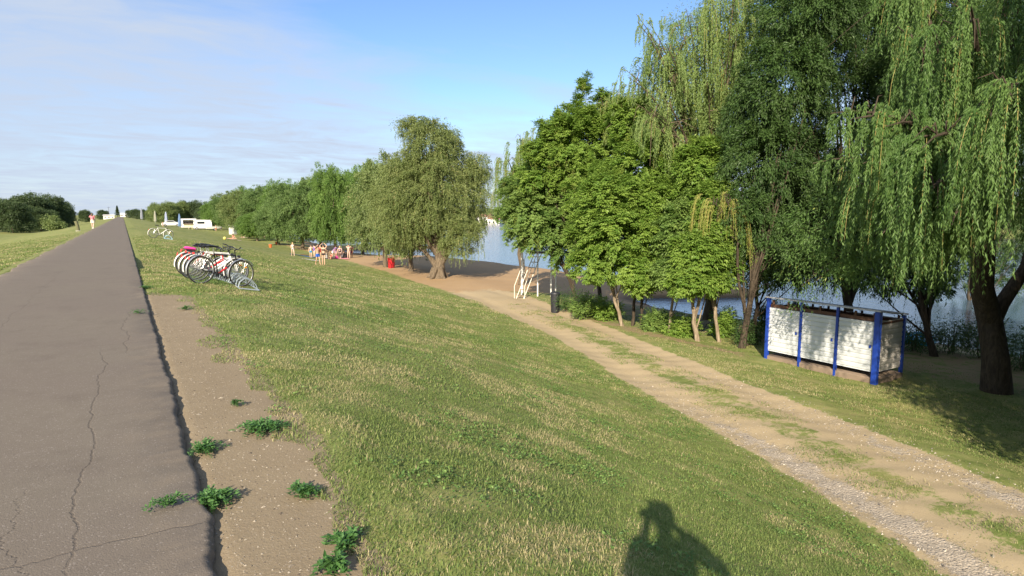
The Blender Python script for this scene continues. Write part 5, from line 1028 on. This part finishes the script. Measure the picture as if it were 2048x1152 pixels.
# folded parasols in a line beside the path
ST = {}
def stripemat(nm, a, b_):
    m, t = nodes_of(nm); g = NT(t); v = g.obj(); w_ = g.n('ShaderNodeTexWave'); g.l(v, w_.inputs[0]); w_.inputs['Scale'].default_value = 2.0; w_.inputs['Distortion'].default_value = 1.5; g.principled(g.mix(g.ramp(w_.outputs[0], .4, .6), a, b_), .8, spec=.1); return m
for i, (px, py, hpx, ma, lb) in enumerate([(333, 450, 26, stripemat('blue_white_canvas', (.08, .14, .34), (.60, .64, .70)), 'blue and white folded parasol left of the white car'), (360, 456, 28, stripemat('blue_canvas', (.08, .15, .30), (.22, .32, .48)), 'slim slate blue folded parasol just left of the snack caravan'), (311, 446, 24, stripemat('beige_canvas', (.38, .36, .26), (.26, .28, .24)), 'beige folded parasol above the lone white bicycle'), (284, 441, 24, stripemat('grey_canvas', (.10, .12, .16), (.40, .42, .46)), 'dark grey folded parasol, farthest and closest to the path')]):
    p = G(px, py); d_ = p.x * math.sin(YAW) + p.y * math.cos(YAW); h_ = hpx / F_PX * d_; root = empty('folded_parasol', p, 0, lb, 'parasol', 'folded parasols beside the path')
    MB().tube([(0, 0, -.2), (0, 0, h_ * 1.02)], .04, 8).build('pole', STEEL, root); b = MB(); n = 16; prof = [(.30, .12), (.36, .2), (.30, .5), (.20, .85), (.10, .98), (.02, 1.0)]; vs = []; fs = []
    for q, zq in prof:
        for j in range(n): a = 2 * math.pi * j / n; rr = q * (h_ / 3.0) * (1 if j % 2 else .72); vs.append((rr * math.cos(a), rr * math.sin(a), zq * h_))
    for i2 in range(len(prof) - 1):
        for j in range(n): fs.append((i2 * n + j, i2 * n + (j + 1) % n, (i2 + 1) * n + (j + 1) % n, (i2 + 1) * n + j))
    b.add(vs, fs); b.build('folded_canopy', ma, root)
# low white objects and the pole where the path meets the horizon
def block_house(px, py, L_, W_, H_, label, d=None, rz=0, roof=(.5, .5, .5), name='hut', cat='hut', win=3, group=None):
    p = G(px, py) if d is None else D(px, d); root = empty(name, p, rz, label, cat, group); MB().box((0, 0, H_ / 2 - .2), (L_, W_, H_ + .4)).build('wall', WALLW, root, smooth=False)
    b = MB(); b.add([(-L_ / 2 - .3, -W_ / 2 - .3, H_ + .22), (L_ / 2 + .3, -W_ / 2 - .3, H_ + .22), (L_ / 2 + .3, W_ / 2 + .3, H_ + .22), (-L_ / 2 - .3, W_ / 2 + .3, H_ + .22), (-L_ / 2, 0, H_ + .22 + W_ * .22), (L_ / 2, 0, H_ + .22 + W_ * .22)], [(3, 2, 1, 0), (0, 1, 5, 4), (2, 3, 4, 5), (1, 2, 5), (3, 0, 4)]); b.build('roof', plain('roof_tone_%d' % int(roof[0] * 100), roof, .8), root, smooth=False)
    for k in range(win):
        x = -L_ / 2 + L_ * (k + .5) / win; MB().box((x, -W_ / 2 - .02, H_ * .55), (L_ / win * .4, .06, H_ * .3)).build('window', GLASS, root)
    return root
WALLW = plain('white_render', (.72, .71, .68), .8, 0, .08, 1)
block_house(218, 437.5, 4.2, 2, 1.2, 'long low white hut left of the path end', roof=(.6, .58, .55))
block_house(251, 434, 6, 3, 1.9, 'bright white hut where the path reaches the horizon', roof=(.7, .7, .7))
p = D(218, 300); root = empty('utility_pole', p, 0, 'thin pole above the low white hut on the horizon', 'pole'); MB().tube([(0, 0, -.3), (0, 0, 5.6)], [.09, .05], 8).build('mast', BK3, root); MB().box((0, 0, 5.2), (1.2, .08, .08)).build('crossarm', BK3, root)
for i, (px, L_, W_, H_, lb) in enumerate([(948, 9, 8, 4.5, 'white house on the far shore, left one seen past the tan willow'), (968, 10, 8, 6.0, 'tallest white house on the far shore between the willows'), (990, 8, 8, 4.0, 'small white house on the far shore next to the wispy willow'), (1424, 9, 8, 4.5, 'white house on the far shore glimpsed through the dark trees')]):
    p = D(px, 330 if i < 3 else 222); yw = float(np.interp(p.y, [0, 300, 600], [165, 205, 260])) + 2
    sc_ = yw / p.x; q = Vector((p.x * sc_, p.y * sc_, 0)); q.z = hz(q.x + 4, q.y); root = block_house(px, 0, L_, W_, H_, lb, d=300, rz=rad(-45), roof=(.32, .16, .12), name='house', cat='house', group='houses on the far shore'); root.location = q
# things lying among the bathers
def towel(px, py, L_, W_, mat, label, rz=0, name='towel'):
    p = G(px, py) + Vector((0, 0, .012)); b = MB(); n = 7; vs = []; fs = []; r = random.Random(px)
    for i in range(n):
        for j in range(n): x, y = (i / (n - 1) - .5) * L_, (j / (n - 1) - .5) * W_; vs.append((x, y, hz(p.x + x, p.y + y) - p.z + .03 + r.uniform(0, .035)))
    for i in range(n - 1):
        for j in range(n - 1): fs.append((i * n + j, (i + 1) * n + j, (i + 1) * n + j + 1, i * n + j + 1))
    b.add([(x, y, z) for x, y, z in vs], fs); k = len(vs); b.add([(x, y, z - .015) for x, y, z in vs], [tuple(reversed(f)) for f in fs]); o = b.build(name, mat, None, loc=p); return tag(o, label, 'towel', 'towels of the bathers')
towel(607, 512, 2.6, 1.0, plain('blue_towel', (.06, .16, .34), .9), 'blue towel spread out left of the crowd'); towel(625, 521, 1.8, .5, plain('white_towel', (.78, .76, .70), .9), 'narrow white towel lying in front of the boy in blue shorts')
towel(679, 518, 1.9, 1.1, plain('pink_towel', (.75, .30, .33), .9), 'pink towel under the crowd of bathers'); towel(655, 517, 1.2, .9, plain('white_towel', (.78, .76, .70), .9), 'rumpled white towel under the left half of the crowd')
towel(617, 511, 1.6, .8, plain('rust_towel', (.32, .13, .07), .9), 'rust brown mat beside the blue towel'); towel(463, 479, 2.6, 1.2, plain('beige_towel', (.62, .48, .36), .9), 'beige towel under the lying sunbather on the slope'); towel(487, 475.5, 2.2, 1.1, plain('beige_towel', (.62, .48, .36), .9), 'pale towel under the seated sunbathers near the willows')
def bag(px, py, w_, mat, label):
    p = G(px, py); root = empty('beach_bag', p, .5, label, 'bag', 'bags of the bathers'); b = MB(); b.box((0, 0, w_ * .33), (w_, w_ * .5, w_ * .62), 0, w_ * .16); b.build('pouch', mat, root)
    MB().tube([(-w_ * .3, 0, w_ * .6), (-w_ * .15, 0, w_ * .9), (w_ * .15, 0, w_ * .9), (w_ * .3, 0, w_ * .6)], .018, 6).build('strap', mat, root)
bag(652, 517, .62, plain('white_towel', (.78, .76, .70), .9), 'white bag at the feet of the woman with raised arms'); bag(664, 517.5, .7, plain('cream_bag', (.70, .62, .42), .8), 'cream bag in the middle of the bathers'); bag(686, 516, .6, WHITE, 'white bag beside the black rucksack'); bag(692, 516, .75, BLACKP, 'black rucksack on the ground left of the woman in the skin-coloured swimsuit'); bag(673, 518, .45, PINK, 'pink bag on the pink towel')
root = empty('beach_ball', G(449.5, 479.5), 0, 'yellow ball beside the lying sunbather', 'ball'); MB().ball((0, 0, .2), .2, 18, 12).build('ball_skin', plain('yellow_vinyl', (.85, .72, .16), .4), root)
# ================================================================ people
SKINS = [plain('tanned_skin', (.50, .31, .21), .6, 0, .06), plain('fair_skin', (.62, .43, .34), .6, 0, .06), plain('brown_skin', (.34, .19, .12), .6, 0, .06)]
HAIR = dict(dark=plain('dark_hair', (.03, .018, .012), .6), brown=plain('brown_hair', (.12, .06, .03), .6), blond=plain('blond_hair', (.48, .33, .14), .6), grey=plain('grey_hair', (.35, .33, .31), .6))
CL = lambda nm, c: plain(nm + '_cloth', c, .85)
STAND = dict(pelvis=(0, 0, .525), waist=(0, .005, .60), chest=(0, 0, .72), neckb=(0, -.005, .815), neck=(0, .0, .855), head=(0, .01, .905), crown=(0, 0, .955), shL=(-.105, 0, .80), shR=(.105, 0, .80), elL=(-.135, -.01, .64), elR=(.135, -.01, .64), wrL=(-.145, .03, .50), wrR=(.145, .03, .50), hiL=(-.052, 0, .50), hiR=(.052, 0, .50), knL=(-.058, .012, .285), knR=(.058, .012, .285), anL=(-.06, -.005, .045), anR=(.06, -.005, .045), toL=(-.065, .085, .016), toR=(.065, .085, .016))
WALK = dict(knL=(-.055, .085, .29), anL=(-.055, .115, .06), toL=(-.06, .2, .03), knR=(.055, -.01, .285), anR=(.055, -.135, .07), toR=(.06, -.06, .018), elL=(-.13, -.06, .645), wrL=(-.13, -.08, .51), elR=(.13, .03, .64), wrR=(.13, .11, .53))
BEND = dict(chest=(0, .13, .66), waist=(0, .06, .60), neckb=(0, .20, .70), neck=(0, .235, .715), head=(0, .285, .72), crown=(0, .32, .735), shL=(-.1, .18, .70), shR=(.1, .18, .70), elL=(-.11, .22, .55), elR=(.11, .22, .55), wrL=(-.09, .27, .42), wrR=(.09, .27, .42))
ARMSUP = dict(elL=(-.17, .02, .90), wrL=(-.08, .0, .985), elR=(.17, .02, .90), wrR=(.08, 0, .985))
SIT = dict(pelvis=(0, 0, .07), waist=(0, -.03, .14), chest=(0, -.06, .26), neckb=(0, -.04, .355), neck=(0, -.03, .395), head=(0, -.01, .445), crown=(0, -.01, .495), shL=(-.105, -.05, .34), shR=(.105, -.05, .34), elL=(-.14, .04, .20), elR=(.14, .04, .20), wrL=(-.08, .16, .22), wrR=(.08, .16, .22), hiL=(-.055, 0, .06), hiR=(.055, 0, .06), knL=(-.07, .17, .20), knR=(.07, .17, .20), anL=(-.06, .27, .04), anR=(.06, .27, .04), toL=(-.065, .36, .018), toR=(.065, .36, .018))
LIE = dict(pelvis=(0, 0, .055), waist=(0, -.08, .06), chest=(0, -.2, .065), neckb=(0, -.295, .065), neck=(0, -.335, .07), head=(0, -.385, .075), crown=(0, -.435, .075), shL=(-.105, -.28, .06), shR=(.105, -.28, .06), elL=(-.19, -.36, .04), elR=(.15, -.14, .04), wrL=(-.12, -.43, .04), wrR=(.12, 0, .04), hiL=(-.052, .03, .05), hiR=(.052, .03, .05), knL=(-.06, .2, .16), knR=(.06, .25, .045), anL=(-.06, .34, .04), anR=(.06, .47, .035), toL=(-.065, .42, .03), toR=(.065, .50, .09))
def person(loc, ht, head, poses, skin, hair, hairlen, wear, label, group=None, build_=1.0, name='person', hand_open=.6):
    J = dict(STAND)
    for q in poses: J.update(q)
    J = {k: Vector(v) * ht for k, v in J.items()}; root = empty(name, loc, head, label, 'person', group)
    Rr = dict(pelvis=.078, waist=.066, chest=.080, neckb=.045, neck=.032, head=.050, crown=.028, shL=.036, shR=.036, elL=.025, elR=.025, wrL=.016, wrR=.016, hiL=.052, hiR=.052, knL=.034, knR=.034, anL=.022, anR=.022, toL=.015, toR=.015)
    names = list(J); idx = {k: i for i, k in enumerate(names)}; V_ = [J[k] for k in names]; R_ = [Rr[k] * ht * build_ for k in names]
    E_ = [('pelvis', 'waist'), ('waist', 'chest'), ('chest', 'neckb'), ('neckb', 'neck'), ('neck', 'head'), ('head', 'crown'), ('chest', 'shL'), ('chest', 'shR'), ('shL', 'elL'), ('shR', 'elR'), ('elL', 'wrL'), ('elR', 'wrR'), ('pelvis', 'hiL'), ('pelvis', 'hiR'), ('hiL', 'knL'), ('hiR', 'knR'), ('knL', 'anL'), ('knR', 'anR'), ('anL', 'toL'), ('anR', 'toR')]
    Ei = [(idx[a], idx[b]) for a, b in E_]
    def addv(p, r, par): V_.append(p); R_.append(r); Ei.append((par, len(V_) - 1)); return len(V_) - 1
    fwd = (J['head'] - J['neck']); face = Vector((0, 1, 0)) if abs(fwd.z) > abs(fwd.y) else Vector((0, 0, -1) if fwd.y > 0 else (0, 0, 1))
    addv(J['head'] + face * .058 * ht, .009 * ht, idx['head'])                                    # nose
    for s, w_, e in ((-1, 'wrL', 'elL'), (1, 'wrR', 'elR')):
        d = (J[w_] - J[e]).normalized(); side = d.cross(Vector((s, .3, .1))).normalized(); pm = addv(J[w_] + d * .030 * ht, .016 * ht, idx[w_]); pk = addv(J[w_] + d * .052 * ht, .017 * ht, pm)
        bendv = d.cross(side).normalized() * s
        for f_, ln in ((-1.5, .034), (-.5, .042), (.5, .040), (1.5, .030)):
            k1 = addv(J[w_] + d * .060 * ht + side * f_ * .0095 * ht, .0056 * ht, pk); k2 = addv(V_[k1] + (d * .9 - bendv * .35) * ln * .5 * ht, .0052 * ht, k1); addv(V_[k2] + (d * .7 - bendv * .7) * ln * .5 * ht, .0045 * ht, k2)
        t1 = addv(J[w_] + d * .028 * ht + side * .017 * ht, .007 * ht, pm); t2 = addv(V_[t1] + (d * .6 + side * .7) * .02 * ht, .0062 * ht, t1); addv(V_[t2] + (d * .9 + side * .2) * .018 * ht, .005 * ht, t2)
    me = bpy.data.meshes.new('tmp'); me.from_pydata([tuple(v) for v in V_], Ei, []); o = bpy.data.objects.new('tmp', me); COL.objects.link(o)
    md = o.modifiers.new('s', 'SKIN'); md.use_smooth_shade = True; sv = me.skin_vertices[0].data
    for i, r_ in enumerate(R_): sv[i].radius = (r_, r_ * (.72 if i < 3 else 1.0)) if i != idx['head'] else (r_ * .9, r_ * 1.12)
    sv[idx['pelvis']].use_root = True; o.modifiers.new('d', 'SUBSURF').levels = 1
    dg = bpy.context.evaluated_depsgraph_get(); m2 = bpy.data.meshes.new_from_object(o.evaluated_get(dg)); bpy.data.objects.remove(o, do_unlink=True); m2.materials.clear(); m2.materials.append(skin); m2.polygons.foreach_set('use_smooth', [True] * len(m2.polygons))
    bo = bpy.data.objects.new('body', m2); COL.objects.link(bo); bo.parent = root
    u = ht * build_; b = MB(); hd = J['head'] + (J['crown'] - J['head']) * .25 - face * .012 * ht; b.ball(hd, .062 * ht, 12, 8, sc=(.92, 1.0, 1.05))
    if hairlen > 0: b.tube([hd - face * .03 * ht, J['neckb'] - face * .05 * ht, J['neckb'].lerp(J['chest'], hairlen) - face * .075 * ht], [.050 * ht, .045 * ht, .02 * ht], 9)
    b.build('hair', HAIR[hair], root)
    for kind, mt in wear:
        b = MB()
        if kind in ('briefs', 'shorts', 'trunks'):
            q = {'briefs': .12, 'trunks': .42, 'shorts': .62}[kind]; b.tube([J['pelvis'].lerp(J['waist'], .55), J['pelvis'], J['pelvis'].lerp((J['hiL'] + J['hiR']) / 2, .9)], [.079 * u, .088 * u, .075 * u], 12)
            for s in 'LR': b.tube([J['hi' + s].lerp(J['pelvis'], .35), J['hi' + s].lerp(J['kn' + s], q)], [.066 * u, (.062 if q > .2 else .056) * u], 10)
        elif kind == 'bra': b.tube([J['waist'].lerp(J['chest'], .72), J['chest'], J['chest'].lerp(J['neckb'], .28)], [.080 * u, .090 * u, .078 * u], 12)
        elif kind in ('top', 'swimsuit', 'dress'):
            b.tube([J['pelvis'].lerp(J['waist'], -.1 if kind != 'dress' else -1.4), J['waist'], J['chest'], J['chest'].lerp(J['neckb'], .72)], [(.084 if kind != 'dress' else .11) * u, .074 * u, .090 * u, .062 * u], 12)
            if kind == 'swimsuit':
                for s in 'LR': b.tube([J['pelvis'].lerp(J['waist'], .1), J['hi' + s].lerp(J['kn' + s], .1)], [.083 * u, .058 * u], 10)
            else:
                for s in 'LR': b.tube([J['chest'].lerp(J['sh' + s], .55), J['sh' + s], J['sh' + s].lerp(J['el' + s], .45)], [.05 * u, .044 * u, .038 * u], 9)
        elif kind == 'trousers':
            b.tube([J['waist'], J['pelvis'], J['pelvis'].lerp((J['hiL'] + J['hiR']) / 2, .9)], [.076 * u, .088 * u, .078 * u], 12)
            for s in 'LR': b.tube([J['hi' + s].lerp(J['pelvis'], .3), J['kn' + s], J['an' + s]], [.066 * u, .045 * u, .036 * u], 10)
        elif kind == 'shoes':
            for s in 'LR': bb_ = MB(); bb_.tube([J['an' + s] + Vector((0, -.025, -.02)) * ht, J['to' + s] + Vector((0, .015, .0)) * ht], [.026 * ht, .020 * ht], 8); bb_.build('shoe', mt, root)
            continue
        b.build({'briefs': 'swim_bottom', 'bra': 'bikini_top'}.get(kind, kind), mt, root)
    return root
CR = 'bathers standing in a crowd under the willow'
to_cam = lambda p: math.atan2(-p.y, -p.x) - math.pi / 2
def at(px, py, turn=0): p = G(px, py); return p, to_cam(p) + turn
def hgt(px, py, top): p = G(px, py); d = p.x * math.sin(YAW) + p.y * math.cos(YAW); return (py - top) / F_PX * d / .985
def P(px, py, top, turn, *a, **k):
    p, h = at(px, py, turn); return person(p, min(1.85, max(1.0, hgt(px, py, top))) if k.pop('auto', True) else k.pop('ht'), h, *a, **k)
S0, S1, S2 = SKINS; Wh = CL('white', (.7, .68, .64)); Bk = CL('black', (.02, .02, .025)); Bl = CL('blue', (.02, .10, .42)); Pu = CL('purple', (.16, .08, .34)); Rd = CL('red', (.50, .05, .05)); Mv = CL('mauve', (.30, .18, .32)); Nu = CL('nude', (.62, .36, .28)); Or = CL('orange', (.62, .16, .05)); Tq = CL('turquoise', (.05, .25, .45))
P(586, 512, 484.5, .3, [WALK], S1, 'blond', .0, [('briefs', Wh), ('bra', Wh)], 'woman in a pale bikini walking alone across the grass, left of the crowd')
P(622, 515.5, 490, .2, [dict(elL=(-.16, .02, .72), wrL=(-.08, .05, .86))], S1, 'brown', 0, [('trunks', Tq)], 'boy in turquoise shorts, one hand by his head, left end of the crowd', CR)
P(629, 513.5, 489, -.9, [dict(elR=(.20, -.03, .66), wrR=(.09, .0, .56))], S1, 'dark', .4, [('swimsuit', Pu)], 'girl in a purple swimsuit with one hand on her hip', CR)
P(636, 530, 490, .5, [WALK, dict(elR=(.16, .05, .86), wrR=(.06, .07, .95))], S0, 'brown', 0, [('trunks', Bl)], 'boy in bright blue shorts walking in front of the crowd')
P(648, 530.5, 488, -.35, [ARMSUP, dict(knL=(-.05, .04, .285), anL=(-.06, .06, .05), toL=(-.06, .15, .018))], S0, 'dark', .8, [('briefs', Bk), ('bra', Bk)], 'long-haired woman in a black bikini with both arms raised, in front')
P(640, 517, 490, .1, [], S0, 'dark', .3, [('top', Rd), ('briefs', Rd)], 'person in a red top just behind the boy in blue shorts', CR)
P(656, 518, 491, -1.2, [BEND], S0, 'brown', .2, [('briefs', Bk)], 'person in black bottoms bending forward, right of the woman with raised arms', CR)
P(666, 517.5, 491, 1.0, [BEND], S0, 'dark', 0, [('top', Mv), ('trunks', Wh)], 'person in a mauve top and pale shorts bending over the bags', CR)
P(672, 515.5, 491, -.6, [], S2, 'dark', .2, [('top', Pu), ('shorts', Mv)], 'person in a dark purple shirt upright behind the bending one', CR)
P(680, 517.5, 490, .1, [dict(chest=(0, .06, .70), neckb=(0, .09, .785), neck=(0, .11, .82), head=(0, .14, .86), crown=(0, .15, .905), shL=(-.1, .07, .77), shR=(.1, .07, .77), elL=(-.14, .08, .62), elR=(.14, .08, .62), wrL=(-.13, .12, .5), wrR=(.13, .12, .5))], S1, 'blond', .3, [('briefs', Bk), ('bra', Mv)], 'blond woman in a dark bikini stooping slightly with legs apart', CR)
P(697.5, 517, 489, .1, [dict(elL=(-.17, .0, .82), wrL=(-.05, .04, .90), elR=(.17, .0, .82), wrR=(.06, .04, .88))], S1, 'brown', .7, [('swimsuit', Nu)], 'woman in a skin-coloured swimsuit with hands at her hair', CR)
P(704, 515.5, 491, -.7, [], S2, 'dark', .3, [('dress', CL('maroon', (.20, .03, .05)))], 'person in a maroon dress beside the dark trunk, last on the right', CR)
p, h = at(688, 515, .5); person(p, 1.6, h, [SIT], S2, 'dark', .4, [('top', Bk), ('shorts', Bk)], 'person in black sitting on the ground among the standing bathers', CR)
p, h = at(662, 518.5, -.4); person(p, 1.4, h, [SIT], S0, 'brown', .3, [('swimsuit', Rd)], 'child in a red swimsuit sitting among the bags', CR)
P(758, 519, 499, 1.4, [WALK], S2, 'dark', 0, [('trunks', Bk)], 'dark silhouetted child at the edge of the cove, seen left of the pale trunk')
p, h = at(462, 478.5, 1.5); person(p, 1.65, h, [LIE], S0, 'brown', 0, [('briefs', Or)], 'person lying on a beige towel on the slope', 'sunbathers on the slope'); p, h = at(467, 477.5, .6); person(p, 1.65, h, [SIT], S0, 'dark', .3, [('swimsuit', Rd)], 'person sitting upright behind the lying sunbather', 'sunbathers on the slope')
p, h = at(485, 475, .4); person(p, 1.6, h, [SIT], S0, 'brown', .3, [('briefs', Rd), ('bra', Rd)], 'left one of two people seated on a pale towel near the willows', 'sunbathers on the slope'); p, h = at(490, 475.2, -.4); person(p, 1.65, h, [SIT], S1, 'dark', 0, [('trunks', Wh)], 'right one of two people seated on a pale towel near the willows', 'sunbathers on the slope')
P(432, 462.5, 450.5, .4, [dict(elR=(.17, .05, .70), wrR=(.1, .12, .78))], S0, 'blond', 0, [('top', Wh), ('shorts', Or)], 'person in a white top and orange shorts right of the camper van'); P(326, 453.5, 444.5, .2, [], S0, 'brown', 0, [('trunks', Rd)], 'bare-chested person standing near the blue striped folded parasol'); P(380, 457, 446.5, 0, [], S0, 'dark', 0, [('top', CL('ochre', (.6, .38, .14))), ('shorts', Bk)], 'customer in an ochre shirt in front of the snack caravan')
# the walker on the left verge, broad red-pink top, pale shorts
P(186, 457.5, 424.5, math.pi - .25, [WALK, dict(elL=(-.17, .05, .72), wrL=(-.10, .12, .80))], S1, 'brown', .1, [('top', CL('rose', (.66, .20, .24))), ('shorts', CL('pale_shorts', (.72, .62, .50))), ('shoes', Wh)], 'walker in a rose pink top and pale shorts on the grass left of the path', build_=1.18)
# ---- the photographer, whose shadow falls on the slope, with the phone held up in front
hp = YAW; fw = Vector((math.sin(YAW), math.cos(YAW), 0)); rt = Vector((math.cos(YAW), -math.sin(YAW), 0))
pl = fw * -.23 + rt * .10; ht = 1.85
person(Vector((pl.x, pl.y, 0.0)), ht, -YAW, [dict(head=(0, .02, .905), elL=(-.085, .10, .67), wrL=(-.045, .10, .865), elR=(.225, .03, .69), wrR=(.02, .105, .86))], S1, 'dark', 0, [('top', CL('navy', (.03, .05, .12))), ('trousers', CL('denim', (.06, .09, .18))), ('shoes', Bk)], 'photographer standing on the path edge holding up a phone, casting the shadow on the slope', build_=1.0)
pc = Vector((0, 0, CAM_H)) - (fw * math.cos(PITCH) - Vector((0, 0, math.sin(PITCH)))) * .035 + rt * .02; root = empty('phone', pc, 0, 'dark phone held up in the photographer\'s hands', 'phone', rot=(-PITCH, 0, -YAW)); MB().box((0, 0, 0), (.15, .009, .074), 0, .004).build('case', BLACKP, root); MB().box((0, -.006, 0), (.135, .003, .066)).build('screen', GLASS, root)
